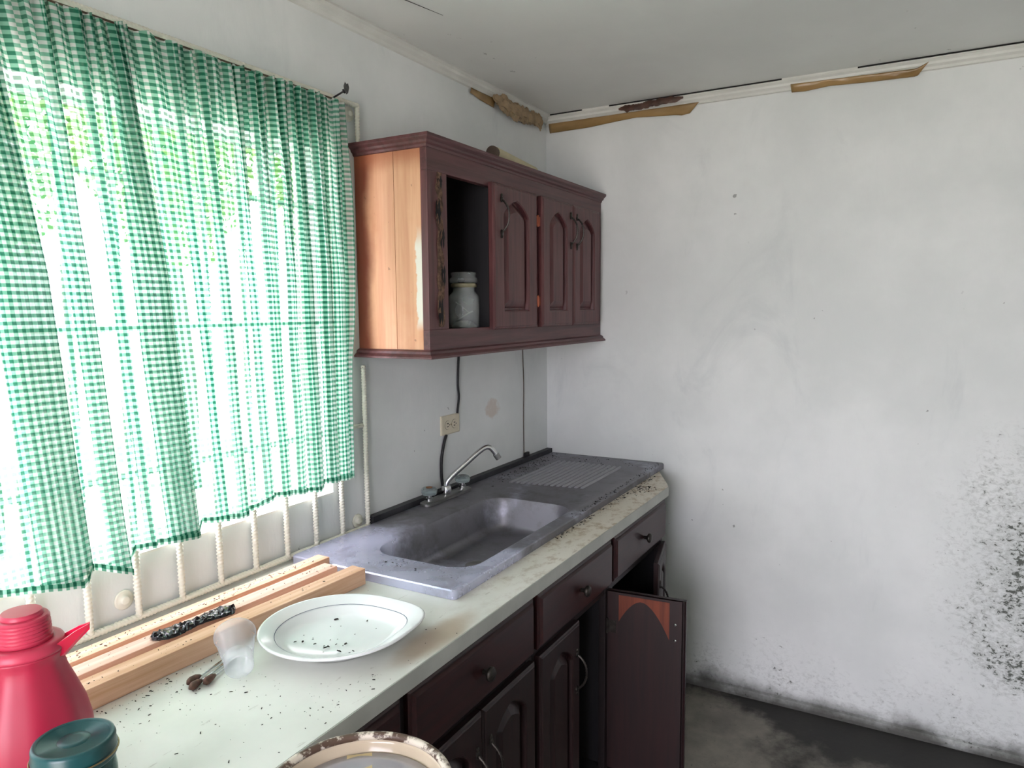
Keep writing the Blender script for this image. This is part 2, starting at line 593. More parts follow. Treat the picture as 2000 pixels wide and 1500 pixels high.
# left wall (window wall): four pieces around the opening, one mesh
mb = MB()
mb.box(XL - T, WX0, 0, T, 0, HC)
mb.box(WX1, 0, 0, T, 0, HC)
mb.box(WX0, WX1, 0, T, 0, WZ0)
mb.box(WX0, WX1, 0, T, WZ1, HC)
wall_l = struct(mb.build('wall_left', M['wall']), 'white plastered wall with the curtained window')
mb = MB()
mb.box(0, T, YF - T, T, 0, HC)
struct(mb.build('wall_right', M['wall_mold']), 'white plastered wall spotted with black mould')
mb = MB()
mb.box(XL - T, 0, YF - T, YF, 0, HC)
struct(mb.build('wall_front', M['wall']), 'plain white wall behind the camera')
mb = MB()
DY0, DY1, DZ = -1.8, -.6, 2.1  # unseen doorway, added and placed to let fill light into the room
mb.box(XL - T, XL, YF, DY0, 0, HC)
mb.box(XL - T, XL, DY1, 0, 0, HC)
mb.box(XL - T, XL, DY0, DY1, DZ, HC)
struct(mb.build('wall_back', M['wall']), 'white wall with an unseen doorway added for fill light')

# window reveal: sill board and slim frame set in the wall thickness
mb = MB()
mb.box(WX0, WX1, .0, .13, WZ0 - .0, WZ0 + .006)
mb.box(WX0, WX1, .085, .10, WZ1 - .012, WZ1)
mb.box(WX0, WX0 + .012, .085, .10, WZ0 + .006, WZ1 - .012)
mb.box(WX1 - .012, WX1, .085, .10, WZ0 + .006, WZ1 - .012)
win = struct(mb.build('window_1', M['sill']), 'open window behind the green gingham curtain')

# crown trim: a small stepped cornice along both walls
def cornice(name, a, b, inward, label):
    prof = [(0, 0), (.028, 0), (.030, -.006), (.022, -.012), (.020, -.020), (.012, -.026), (.008, -.034), (0, -.036)]
    A, B = Vector(a), Vector(b)
    mbx = MB()
    lp = [[P + Vector(inward) * d + Vector((0, 0, h)) for d, h in prof] for P in (A, B)]
    mbx.loops(lp)
    return struct(mbx.build(name, M['trim']), label)
tr1 = cornice('trim_1', (XL, 0, HC), (0, 0, HC), (0, -1, 0), 'white cornice moulding above the window wall')
tr2 = cornice('trim_2', (0, YF, HC - .006), (0, 0, HC - .006), (-1, 0, 0), 'white cornice moulding, pulling away along the right wall')
def joint_shade(y0, y1):  # solid dark strip standing in for the shade inside the cornice joint
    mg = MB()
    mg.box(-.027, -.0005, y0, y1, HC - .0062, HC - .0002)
    mg.build('joint_shade_strip', M['crack_and_gap_shade'], tr2)
joint_shade(-.18, -.031)
joint_shade(-.97, -.30)
joint_shade(-2.4, -1.22)
mb = MB()
for y0, y1 in ((-1.22, -.97), (-.30, -.18), (YF, -2.4)):
    mb.box(-.027, -.0005, y0, y1, HC - .0062, HC - .0001)
mb.build('joint_filler', M['trim'], tr2)
mb = MB()
mb.loops([[(0, y, 0), (-.022, y, 0), (-.022, y, .012), (-.012, y, .026), (0, y, .030)] for y in np.linspace(YF, 0, 12)])
struct(mb.build('baseboard_right', M['wall_mold']), 'mould-blackened cove at the foot of the right wall')

# wall chip near the curtain nail
mb = MB()
ring = [(-.0125, .004), (-.006, .017), (.001, .012), (.007, .016), (.011, .004), (.006, -.012), (-.002, -.017), (-.010, -.008)]
mb.loops([[(-1.264 + a, 0, 2.19 + b) for a, b in ring], [(-1.264 + a * .8, -.0012, 2.19 + b * .8) for a, b in ring]])
mb.build('plaster_chip', M['chip'], wall_l)

# ------------------------------------------------------------------ outside: yard, roof edge, tree
mb = MB()
mb.box(-30, 30, .15, 40, -.3, -.2)
mb.box(-30, XL - T, -30, .15, -.3, -.2)
struct(mb.build('yard_ground', M['yard']), 'pale sunlit yard outside')

def tree(loc, label, rad, nleaf, h0, h1):
    t = thing('tree', loc, label, 'tree', 'trees outside the window')
    m1 = MB()
    m1.tube([(0, 0, -.2), (.05, .03, 1.0), (0, .08, 2.0), (.1, .1, h1 * .8)], [.11, .09, .08, .03], 8)
    m1.build('trunk', M['bark'], t, True)
    m2 = MB()
    for _ in range(nleaf):
        u = rng.normal(size=3)
        u /= np.linalg.norm(u)
        rr = rng.random() ** .5
        u[2] += .35 * (1 - abs(u[2]))
        c = Vector((u[0] * rad * rr, u[1] * rad * .7 * rr, (h0 + h1) / 2 + u[2] * (h1 - h0) / 2 * rr))
        a = Vector(rng.normal(size=3)).normalized()
        b = a.cross(Vector(rng.normal(size=3))).normalized()
        s = .03 + .05 * rng.random()
        m2.add([c - a * s, c + b * s * .5, c + a * s, c - b * s * .5], [(0, 1, 2, 3)])
    f = m2.build('foliage', M['leaf'], t)
    f['kind'] = 'stuff'
    return t
tree((-.3, 4.4, 0), 'leafy tree seen through the left part of the curtain', .98, 7000, 1.85, 4.6)
tree((1.75, 4.9, 0), 'leafy tree seen through the middle of the curtain', .98, 7000, 1.95, 4.8)
tree((3.8, 4.7, 0), 'leafy tree seen through the right part of the curtain', .98, 7000, 1.9, 4.7)

# ------------------------------------------------------------------ window grille of painted rebar
def rebar_mesh(name, L, r=.0062, axis='z', pitch=.0085, n=10, ribs=True):
    step = .0021 if ribs else L / 4
    k = max(3, int(L / step))
    lp = []
    for i in range(k + 1):
        s = L * i / k
        row = []
        for j in range(n):
            a = 2 * PI * j / n
            rr = r
            if ribs:
                ph = (s / pitch + (1 if math.sin(a) > 0 else -1) * math.cos(a) * .35) % 1
                rr = r + (.0019 if ph < .42 else -.0002)
                if abs(math.sin(a)) < .2:
                    rr = r + .0012
            ca, sa = rr * math.cos(a), rr * math.sin(a)
            row.append((ca, sa, s) if axis == 'z' else (s, ca, sa))
        lp.append(row)
    m = MB()
    m.loops(lp)
    me = m.mesh(name, True)
    me.materials.append(M['rebar'])
    return me
gr = thing('window_grille', (-2.15, -.0155, .915), 'white painted rebar grille bolted over the window behind the curtain', 'grille')
GX1, GX0 = -1.25, -3.14
def gput(nm, me, x, y, z):
    o = bpy.data.objects.new(nm, me)
    COL.objects.link(o)
    o.parent = gr
    o.location = (x + 2.15, y, z - .915)
    return o
vm = rebar_mesh('vertical_bar', 1.225)
nb = 18
for i in range(1, nb):
    gput('vertical_bar', vm, GX1 - i * .105, 0, .917)
lower = rebar_mesh('vertical_bar_short', .485)
gput('vertical_bar', lower, -1.2455, 0, .917)
upper = rebar_mesh('vertical_bar_stub', .112)
gput('vertical_bar', upper, -1.2405, 0, 2.036)
hm = rebar_mesh('horizontal_bar', GX1 - GX0 + .006, axis='x')
gput('horizontal_bar', hm, GX0, 0, .915)
hm2 = rebar_mesh('horizontal_bar_top', GX1 - GX0 + .012, axis='x')
gput('horizontal_bar', hm2, GX0, 0, 2.145)
hm3 = rebar_mesh('horizontal_bar_inner', GX1 - GX0 + .004, r=.0055, axis='x')
gput('horizontal_bar', hm3, GX0, .004, 1.223)
hm4 = rebar_mesh('horizontal_bar_upper', GX1 - GX0 - .06, r=.0055, axis='x')
for z in (1.53, 1.838):
    gput('horizontal_bar', hm4, GX0, .004, z)
wm = MB()
wm.lathe([(.021, 0), (.021, .003), (.018, .004), (.009, .004), (.009, .010), (.007, .011)], n=20)
wme = wm.mesh('anchor_washer', True)
wme.materials.append(M['rebar'])
for x, z in ((-2.008, .958), (-1.276, .936), (-1.262, 2.12)):
    o = gput('anchor_washer', wme, x, .0155, z)
    o.rotation_euler = (PI / 2, 0, 0)

# ------------------------------------------------------------------ curtain
folds = [(-3.01, .03), (-2.98, .04), (-2.87, .02), (-2.76, .05), (-2.62, .03), (-2.50, .04), (-2.39, .02), (-2.29, .014), (-2.15, .085), (-2.045, .03),
         (-1.975, .008), (-1.90, .068), (-1.795, .006), (-1.737, .009), (-1.66, .008), (-1.605, .012), (-1.55, .010), (-1.50, .022), (-1.44, .024), (-1.39, .02)]
CX0, CX1, CZT = -3.06, -1.345, 2.120
ROWS, PER = 64, 14
def hem_z(x):
    xs = [-3.06, -2.6, -2.28, -2.13, -2.112, -2.03, -2.018, -1.865, -1.855, -1.747, -1.66, -1.50, -1.488, -1.34]
    zs = [1.075, 1.06, 1.072, 1.043, 1.07, 1.034, 1.078, 1.066, 1.092, 1.078, 1.104, 1.086, 1.10, 1.092]
    return float(np.interp(x, xs, zs))
def row_path(v):
    """plan-view path of the cloth at depth v below the rod (0 top .. 1 hem)"""
    ctrl = []
    grow = .12 + .88 * min(1, v * 2.2) ** .8
    prev = CX0
    y0 = 0.0
    for xc, w in folds:
        lean = -.085 * (1 - v) ** 1.0 * min(1, max(0, (-1.38 - xc) / .5))
        if xc < -2.7:
            lean *= max(0, (xc + 3.06) / .36)
        x = xc + lean
        ww = w * grow
        a, b = x - ww / 2, x + ww / 2
        ctrl += [(prev, 0), ((prev + b) / 2, -.014 * grow), (b - .003, -.020 * grow), (b, -.008), (b - .003, -.002), (a + .003, .004), (a, .008), (a + .003, .012), ((a + b) / 2 + .004, .012)]
        prev = b + .006
    ex = CX1 + .028 * math.sin(PI * min(1, v * 1.5)) * (1 if v < .75 else max(0, (1 - v) / .25)) - .03 * max(0, v - .6)
    ctrl += [(prev, 0), (ex, 0)]
    c = np.array(ctrl)
    pts = []
    for i in range(len(c) - 1):
        for k in range(PER // 2):
            pts.append(c[i] + (c[i + 1] - c[i]) * k / (PER // 2))
    pts.append(c[-1])
    p = np.array(pts)
    ker = np.ones(5) / 5
    q = p.copy()
    for d in (0, 1):
        q[2:-2, d] = np.convolve(p[:, d], ker, 'valid')
    return q
paths = [row_path(j / (ROWS - 1)) for j in range(ROWS)]
ref = paths[int(ROWS * .7)]
su = np.r_[0, np.cumsum(np.linalg.norm(np.diff(ref, axis=0), axis=1))]
NPT = len(su)
verts, uvs = [], []
zbot = np.array([hem_z(x) for x in paths[-1][:, 0]])
for j in range(ROWS):
    v = j / (ROWS - 1)
    q = paths[j]
    for i in range(NPT):
        x, y = q[i]
        topw = max(0.0, 1 - v * (2.6 if x < -1.75 else max(1.0, 2.6 - 1.6 * (x + 1.75) / .2)))
        y += (.0075 * topw + .002) * math.sin(su[i] * 210 + 2.2 * math.sin(su[i] * 31)) + .003 * math.sin(su[i] * 37 + v * 4)
        x += .0035 * topw * math.sin(su[i] * 420 + 1.3)
        zt = CZT + .004 * math.sin(su[i] * 190) + .002 * math.sin(su[i] * 77)
        z = zt + (zbot[i] - zt) * v
        y += .004 * mnoise.noise(Vector((x * 9, z * 5, 1.7)))
        verts.append((x, -.062 + y, z))
        uvs.append((su[i], CZT - z))
faces = [(j * NPT + i, j * NPT + i + 1, (j + 1) * NPT + i + 1, (j + 1) * NPT + i) for j in range(ROWS - 1) for i in range(NPT - 1)]
def cloth(name, vs, us, fs, m, parent):
    me = bpy.data.meshes.new(name)
    me.from_pydata(vs, [], fs)
    ul = me.uv_layers.new(name='UVMap')
    li = np.zeros(len(me.loops), dtype=np.int32)
    me.loops.foreach_get('vertex_index', li)
    ul.data.foreach_set('uv', np.array(us, dtype=np.float32)[li].ravel())
    me.shade_smooth()
    me.update()
    return link(name, me, m, parent)
cur = thing('curtain', (-2.2, -.062, 1.05), 'green and white gingham curtain gathered along the top of the window', 'curtain')
def local(vs, o):
    return [(a - o.location.x, b - o.location.y, c - o.location.z) for a, b, c in vs]
cloth('cloth_panel', local(verts, cur), uvs, faces, M['gingham'], cur)
hv, hu = [], []
for k, dz in enumerate((.013, -.0005)):
    for i in range(NPT):
        x, y, z = verts[(ROWS - 1) * NPT + i]
        hv.append((x, y - .0012, z + dz))
        hu.append((su[i], CHECK * (.5 + .4 * k)))
hf = [(i, i + 1, NPT + i + 1, NPT + i) for i in range(NPT - 1)]
cloth('hem', local(hv, cur), hu, hf, M['gingham_hem'], cur)
mb = MB()
mb.tube(local([(-3.15, -.05, 2.128), (-2.2, -.056, 2.122), (-1.36, -.05, 2.128), (-1.335, -.03, 2.137)], cur), .0022, 6)
mb.build('hanging_cord', M['wire'], cur)
nl = thing('nail', (-1.345, 0, 2.135), 'black nail sticking out at the upper right corner of the curtain', 'nail')
mb = MB()
mb.tube([(-.006, 0, -.004), (.012, -.05, .022)], .0026, 8)
mb.build('shank', M['nail'], nl)
mb = MB()
mb.tube([(.012, -.050, .022), (.0128, -.0528, .0232)], .006, 10)
mb.build('head', M['nail'], nl)

# ------------------------------------------------------------------ doors and drawers
def arch_loop(w, zb, zs, za, y, n_b=6, n_s=10, n_a=16):
    """arched outline: half width w, bottom zb, spring zs, apex za (x centred)"""
    pts = []
    for k in range(n_b):
        pts.append((-w + 2 * w * k / n_b, y, zb))
    for k in range(n_s):
        pts.append((w, y, zb + (zs - zb) * k / n_s))
    for k in range(n_a):
        t = k / n_a
        a = t * PI
        x = w * math.cos(a)
        e = math.sin(a)
        g = 1 - abs(math.cos(a)) ** 1.15
        pts.append((x, y, zs + (za - zs) * (.55 * e + .45 * g)))
    for k in range(n_s):
        pts.append((-w, y, zs + (zb - zs) * k / n_s))
    return pts
def rect_loop(w, z0, z1, y, n_b=6, n_s=10, n_a=16):
    pts = []
    for k in range(n_b):
        pts.append((-w + 2 * w * k / n_b, y, z0))
    for k in range(n_s):
        pts.append((w, y, z0 + (z1 - z0) * k / n_s))
    for k in range(n_a):
        pts.append((w - 2 * w * k / n_a, y, z1))
    for k in range(n_s):
        pts.append((-w, y, z1 + (z0 - z1) * k / n_s))
    return pts
def door(parent, cx, z0, z1, w, yb, t, mf, mp, stile=.052, bottom=.055, top=.04, rise=.06):
    """frame with an arched opening and a raised panel; origin at the lower middle of its back face"""
    hw, h = w / 2, z1 - z0
    aw = hw - stile
    ab, az = bottom, h - top
    asp = az - rise
    m = MB()
    m.loops([rect_loop(hw, 0, h, 0), rect_loop(hw, 0, h, -t + .006), rect_loop(hw - .003, .003, h - .003, -t + .003), rect_loop(hw - .007, .007, h - .007, -t + .002), rect_loop(hw - .009, .009, h - .009, -t),
             arch_loop(aw, ab, asp, az, -t), arch_loop(aw - .004, ab + .004, asp, az - .004, -t + .003), arch_loop(aw - .006, ab + .006, asp, az - .006, -t + .016), arch_loop(aw - .006, ab + .006, asp, az - .006, 0)], False, False)
    fr = m.build('door', mf, parent, loc=(cx, yb, z0))
    p = MB()
    a = .006
    p.loops([arch_loop(aw - a, ab + a, asp, az - a, -.002), arch_loop(aw - a, ab + a, asp, az - a, -t + .0155), arch_loop(aw - a - .006, ab + a + .006, asp, az - a - .006, -t + .016),
             arch_loop(aw - a - .026, ab + a + .03, asp - .004, az - a - .03, -t + .003), arch_loop(aw - a - .028, ab + a + .032, asp - .004, az - a - .032, -t + .002)])
    p.build('raised_panel', mp, fr)
    return fr
def bow_handle(parent, x, z0, z1, y, m, bulge=.024, lean=0):
    """bow pull: two lobed end plates and a twisted grip"""
    h = MB()
    zc, hh = (z0 + z1) / 2, (z1 - z0) / 2
    pts = []
    for k in range(25):
        a = -1 + 2 * k / 24
        pts.append((x + lean * (1 - a * a), y - .004 - bulge * (1 - abs(a) ** 2.6), zc + a * (hh - .008)))
    rr = [.0028 + .0011 * (k % 2) for k in range(25)]
    h.tube(pts, rr, 8)
    for s in (-1, 1):
        zz = zc + s * (hh - .006)
        h.lathe([(.0075, 0), (.0075, .003), (.005, .005)], (0, 0, 0), 10)
        o = len(h.v) - 30
        for i in range(o, len(h.v)):
            a, b, c = h.v[i]
            h.v[i] = (x + a, y - c, zz + b * 1.3)
        h.lathe([(.005, 0), (.005, .003), (.003, .0045)], (0, 0, 0), 8)
        o = len(h.v) - 24
        for i in range(o, len(h.v)):
            a, b, c = h.v[i]
            h.v[i] = (x + a, y - c, zz + s * .012 + b * 1.2)
    return h.build('handle', m, parent, auto=40)

# ------------------------------------------------------------------ wall cabinet
wc = thing('wall_cabinet', (-.62, 0, 1.427), 'dark red wooden wall cabinet with arched doors and one doorless bay', 'cabinet')
OX, OZ = .62, 1.427
def W3(mbx):
    mbx.v = [(a + OX, b, c - OZ) for a, b, c in mbx.v]
    return mbx
CXL, CXR, CD = -1.243, -.004, .255
m = MB(); m.box(CXL, CXL + .018, -.142, -.0005, 1.449, 2.008); W3(m)
sb = m.build('side_board', M['side'], wc, bevel=.001); 
m = MB(); m.box(CXL, CXL + .018, -CD + .02, -.1435, 1.449, 2.008); W3(m)
m.build('side_board', M['side'], wc, bevel=.001)
m = MB(); m.box(CXR - .018, CXR, -CD + .02, -.0005, 1.449, 2.008); W3(m); m.build('side_panel', M['mahogany'], wc)
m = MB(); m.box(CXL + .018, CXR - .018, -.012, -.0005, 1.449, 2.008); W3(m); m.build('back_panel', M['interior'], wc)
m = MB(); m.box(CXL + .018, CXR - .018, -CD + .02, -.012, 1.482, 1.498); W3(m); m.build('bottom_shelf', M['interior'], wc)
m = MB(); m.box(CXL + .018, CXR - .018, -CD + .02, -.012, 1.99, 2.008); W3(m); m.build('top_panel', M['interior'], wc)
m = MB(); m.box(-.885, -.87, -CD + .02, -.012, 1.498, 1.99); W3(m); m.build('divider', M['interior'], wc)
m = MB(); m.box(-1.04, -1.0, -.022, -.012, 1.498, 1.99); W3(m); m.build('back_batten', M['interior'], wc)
# face frame
m = MB(); m.box(CXL, CXR, -CD - .002, -CD + .02, 1.945, 2.008); W3(m); m.build('top_rail', M['mahogany_x'], wc, bevel=.0015)
m = MB(); m.box(CXL, CXR, -CD - .002, -CD + .02, 1.449, 1.508); W3(m); m.build('bottom_rail', M['mahogany_x'], wc, bevel=.0015)
for a, b in ((CXL, -1.147), (-.884, -.872), (-.625, -.578), (-.33, -.31), (-.066, CXR)):
    m = MB(); m.box(a, b, -CD - .002, -CD + .02, 1.508, 1.945); W3(m); m.build('stile', M['mahogany'], wc, bevel=.0015)
# mouldings: stepped crown and base round the front and left side
def moulding(name, prof, mt):
    mm = MB()
    lp = []
    for d, z in prof:
        lp.append([(CXL - d, -.0005, z), (CXL - d, -CD - d, z), (CXR + .003, -CD - d, z), (CXR + .003, -.0005, z)])
    mm.loops(lp)
    W3(mm)
    return mm.build(name, mt, wc)
moulding('crown_moulding', [(.0, 2.004), (.004, 2.006), (.006, 2.012), (.012, 2.016), (.014, 2.022), (.022, 2.028), (.024, 2.031), (.024, 2.038)], M['mahogany_x'])
moulding('base_moulding', [(.024, 1.427), (.024, 1.432), (.020, 1.436), (.014, 1.440), (.012, 1.447), (.004, 1.451), (0, 1.452)], M['mahogany_x'])
# doors
for x0, x1, hx, lean in ((-.920, -.622, -.872, 0), (-.584, -.323, -.348, 0), (-.317, -.060, -.292, 0)):
    d = door(wc, (x0 + x1) / 2 + OX, 1.500 - OZ, 1.958 - OZ, x1 - x0, -CD - .0025, .019, M['mahogany'], M['mahogany'], stile=.062 if x0 < -.9 else .055)
    bow_handle(d, hx - (x0 + x1) / 2, .30, .415, -.019, M['pewter'])
for z in (1.869, 1.591):
    m = MB(); m.box(-.6225, -.5845, -CD - .012, -CD - .002, z - .016, z + .016); m.tube([(-.603, -CD - .012, z - .02), (-.603, -CD - .012, z + .02)], .004, 8); W3(m); m.build('hinge', M['copper'], wc)
# rotten left stile: ragged hollow strip
m = MB()
N = 46
for side in range(1):
    L1, L2 = [], []
    for i in range(N + 1):
        z = 1.515 + .43 * i / N
        c = -1.187 + .004 * math.sin(i * .7)
        w = .012 + .010 * mnoise.noise(Vector((i * .35, 2.2, 0))) + .004 * rng.random()
        L1.append((c - w, z)); L2.append((c + w, z))
    vs = []
    for i in range(N + 1):
        (a, z), (b, _) = L1[i], L2[i]
        for k in range(7):
            f = k / 6
            yy = -CD - .0026 - .0075 * max(0, mnoise.noise(Vector((i * .5, k * .9, 5)))) * math.sin(PI * f) - .0004
            vs.append((a + (b - a) * f, yy, z))
    m.add(vs, [(i * 7 + k, i * 7 + k + 1, (i + 1) * 7 + k + 1, (i + 1) * 7 + k) for i in range(N) for k in range(6)])
W3(m); m.build('rotten_strip', M['rot'], wc, True)
for z0, z1, dx in ((1.52, 1.60, -.006), (1.63, 1.69, .008), (1.80, 1.87, -.012), (1.90, 1.935, -.002), (1.735, 1.79, .006)):
    m = MB()
    n = 9
    A, B = [], []
    for i in range(n + 1):
        z = z0 + (z1 - z0) * i / n
        w = .007 * math.sin(PI * (i + .15) / (n + .3)) * (.6 + .8 * rng.random())
        A.append((-1.187 + dx - w, -CD - .0115, z)); B.append((-1.187 + dx + w * .8, -CD - .0115, z))
    m.add(A + B, [(i, i + 1, n + 2 + i, n + 1 + i) for i in range(n)])
    m.add([(a, b + .008, c) for a, b, c in A + B], [(i, i + 1, n + 2 + i, n + 1 + i) for i in range(n)])
    W3(m); m.build('hollow', M['crack_and_gap_shade'], wc)

# glass jar standing in the doorless bay
jr = thing('glass_jar', (-.91, -.155, 1.498), 'lidded glass jar standing in the doorless bay of the wall cabinet', 'jar')
m = MB()
m.lathe([(.046, 0), (.051, .004), (.052, .012), (.052, .098), (.049, .110), (.038, .122), (.036, .128), (.038, .136)], n=8 * 4, cap1=False)
m.lathe([(.035, .136), (.033, .127), (.045, .110), (.0485, .096), (.0485, .012), (.044, .006)], n=8 * 4, cap0=False)
m.build('body', M['glass'], jr, True)
m = MB(); m.lathe([(.036, .1365), (.042, .138), (.042, .147), (.036, .150)], n=28); m.build('rubber_seal', M['jar_rubber'], jr, True)
m = MB(); m.lathe([(.036, .1505), (.046, .153), (.047, .160), (.045, .166), (.040, .168), (.039, .174), (.042, .178), (.041, .184), (.03, .186)], n=28); m.build('glass_lid', M['glass'], jr, True)
m = MB(); m.lathe([(.04, .0065), (.041, .012), (.03, .024), (.012, .03)], n=16); m.build('residue', M['powder'], jr, True)
m = MB(); m.tube([(-.03, .01, .03), (.0, -.02, .055), (.005, -.03, .06)], .0025, 6); m.tube([(.0, -.02, .055), (-.03, .012, .09)], .002, 6); m.build('spoon', M['powder'], jr, True)
gl = thing('drinking_glass', (-.83, -.12, 1.498 + .03), 'drinking glass lying on its side behind the jar in the cabinet', 'glass')
m = MB()
m.lathe([(.024, 0), (.025, .002), (.030, .085), (.029, .085), (.0235, .005)], n=24, cap1=True)
m.v = [(c - .03, a, b) for a, b, c in m.v]
m.build('tumbler', M['glass'], gl, True)

# paper tube lying on the cabinet
tb = thing('paper_tube', (-.85, -.238, 2.038 + .0212), 'rolled cream paper tube lying on top of the wall cabinet', 'tube', rz=.13)
m = MB(); m.tube([(0, 0, 0), (.36, 0, 0)], .021, 20); m.build('roll', M['cardboard'], tb, auto=40)
m = MB(); m.tube([(-.016, 0, .0), (-.0005, 0, 0)], .0205, 20); m.build('end_plug', M['cardboard_end'], tb, auto=40)

# ------------------------------------------------------------------ base cabinets
UB = [-.265, -.812, -1.338, -1.87, -2.4, -2.93]
ULAB = ['base cabinet at the far end of the row, one door ajar beside the wall', 'base cabinet below the sink bowl with its right door swung wide open', 'base cabinet with two closed arched doors, below the white plate',
        'base cabinet mostly hidden behind the rusty rimmed pan', 'base cabinet at the near end of the row, next to the one behind the pan']
def base_unit(i):
    x1, x0 = UB[i] - .001, UB[i + 1] + .001
    cx = (x0 + x1) / 2
    c = thing('base_cabinet', (cx, -.3, 0), ULAB[i], 'cabinet', 'dark red base cabinets under the counter')
    def L(mb_):
        mb_.v = [(a - cx, b + .3, d) for a, b, d in mb_.v]
        return mb_
    for a, b in ((x0, x0 + .016), (x1 - .016, x1)):
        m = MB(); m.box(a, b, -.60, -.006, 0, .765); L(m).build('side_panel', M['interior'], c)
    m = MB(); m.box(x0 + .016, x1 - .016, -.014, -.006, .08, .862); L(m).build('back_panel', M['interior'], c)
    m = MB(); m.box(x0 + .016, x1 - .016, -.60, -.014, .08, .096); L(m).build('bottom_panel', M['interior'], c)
    # face frame
    for a, b in ((x0, x0 + .03), (x1 - .03, x1)):
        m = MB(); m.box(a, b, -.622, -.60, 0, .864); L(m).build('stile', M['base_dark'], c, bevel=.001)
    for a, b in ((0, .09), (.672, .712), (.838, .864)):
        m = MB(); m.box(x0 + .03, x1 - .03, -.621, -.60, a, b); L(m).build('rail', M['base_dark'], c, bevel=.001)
    # drawer front
    w, z0, z1 = (x1 - x0) - .022, .700, .844
    m = MB()
    hw = w / 2
    m.loops([rect_loop(hw, 0, z1 - z0, 0), rect_loop(hw, 0, z1 - z0, -.010), rect_loop(hw - .004, .004, z1 - z0 - .004, -.0125), rect_loop(hw - .008, .008, z1 - z0 - .008, -.0125), rect_loop(hw - .014, .014, z1 - z0 - .014, -.02)])
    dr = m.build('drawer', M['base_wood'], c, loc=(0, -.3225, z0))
    k = MB()
    k.lathe([(.004, 0), (.006, .002), (.0055, .008), (.009, .013), (.0155, .017), (.0165, .022), (.013, .027), (.006, .0285)], n=18)
    k.v = [(a, -.02 - z, b + .072) for a, b, z in k.v]
    k.build('knob', M['pewter'], dr, auto=50)
    # doors
    dz0, dz1 = .085, .682
    dw = (x1 - x0 - .03) / 2
    specs = []
    if i == 0:
        specs = [('R', math.radians(12))]
    elif i == 1:
        specs = [('L', 0), ('R', math.radians(95))]
    else:
        specs = [('L', 0), ('R', 0)]
    for side, ang in specs:
        hx = x0 + .013 if side == 'L' else x1 - .013
        s = 1 if side == 'L' else -1
        # a door mesh whose own origin sits on the hinge line
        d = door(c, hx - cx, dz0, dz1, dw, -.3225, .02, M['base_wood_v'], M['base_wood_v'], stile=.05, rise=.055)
        for o in [d] + list(d.children):
            for v in o.data.vertices:
                v.co.x += s * dw / 2
        hd = bow_handle(d, s * (dw - .026), .40, .515, -.02, M['pewter'], lean=.004)
        d.rotation_euler = (0, 0, ang)
        if i == 1 and side == 'R':
            # the bare back of the wide-open door: orange plywood corner, screws, hinge leaf
            m = MB()
            N_ = 14
            za = dz1 - dz0
            pts_t = [(.038 + (dw - .088) * k / N_, .0006, za - .012) for k in range(N_ + 1)]
            pts_b = [(.038 + (dw - .088) * k / N_, .0006, za - .012 - (.012 + .09 * abs(2 * (k / N_) - .9) ** 1.8)) for k in range(N_ + 1)]
            vs = pts_t + pts_b + [(a, b - .0005 + .0012, z) for a, b, z in pts_t + pts_b]
            n1 = N_ + 1
            fs = [(q, q + 1, n1 + q + 1, n1 + q) for q in range(N_)] + [(2 * n1 + q, 2 * n1 + q + 1, 3 * n1 + q + 1, 3 * n1 + q) for q in range(N_)]
            m.add([(-a, b, z) for a, b, z in vs], fs)
            m.build('bare_panel', M['orange_panel'], d)
            bk = MB()
            bk.box(.001, dw - .012, .0001, .0005, .004, za - .004)
            bk.v = [(-a, b, z) for a, b, z in bk.v]
            bk.build('back_board', M['base_wood_v'], d)
            for zz in (.468, .518):
                sc = MB()
                sc.lathe([(.0042, 0), (.0042, .001), (.002, .0024)], n=12)
                sc.v = [(.032 - dw + a, .0005 + z, zz + b) for a, b, z in sc.v]
                sc.build('screw', M['chrome'], d)
            hg = MB(); hg.box(-.03, -.002, .0005, .0025, .46, .50); hg.tube([(0, .002, .455), (0, .002, .505)], .004, 8)
            hg.build('hinge', M['pewter'], d)
    return c
for i in range(5):
    base_unit(i)

# ------------------------------------------------------------------ countertop
ct = thing('countertop', (-1.5, -.33, .866), 'long cream laminate countertop with a grey edge, stained at the far end', 'countertop')
m = MB()
outl = [(-2.95, -.002), (-2.95, -.653), (-.30, -.653), (-.262, -.638), (-.03, -.525), (-.002, -.50), (-.002, -.002)]
HX0, HX1, HY0, HY1 = -1.435, -.77, -.497, -.17      # cut-out for the sink bowl
for ring in ([(-2.95, -.002), (-2.95, -.653), (HX0, -.653), (HX0, -.002)], [(HX0, HY1), (HX1, HY1), (HX1, -.002), (HX0, -.002)], [(HX0, -.653), (HX1, -.653), (HX1, HY0), (HX0, HY0)],
             [(HX1, -.653)] + outl[2:] + [(HX1, -.002)]):
    m.loops([[(a, b, .8665) for a, b in ring], [(a, b, .9) for a, b in ring]])
m.v = [(a + 1.5, b + .33, c - .866) for a, b, c in m.v]
m.build('slab', M['counter'], ct)
m = MB(); m.box(-2.95, -.30, -.6555, -.6532, .8655, .8995)
m.v = [(a + 1.5, b + .33, c - .866) for a, b, c in m.v]
m.build('edge_band', M['edge_band'], ct)

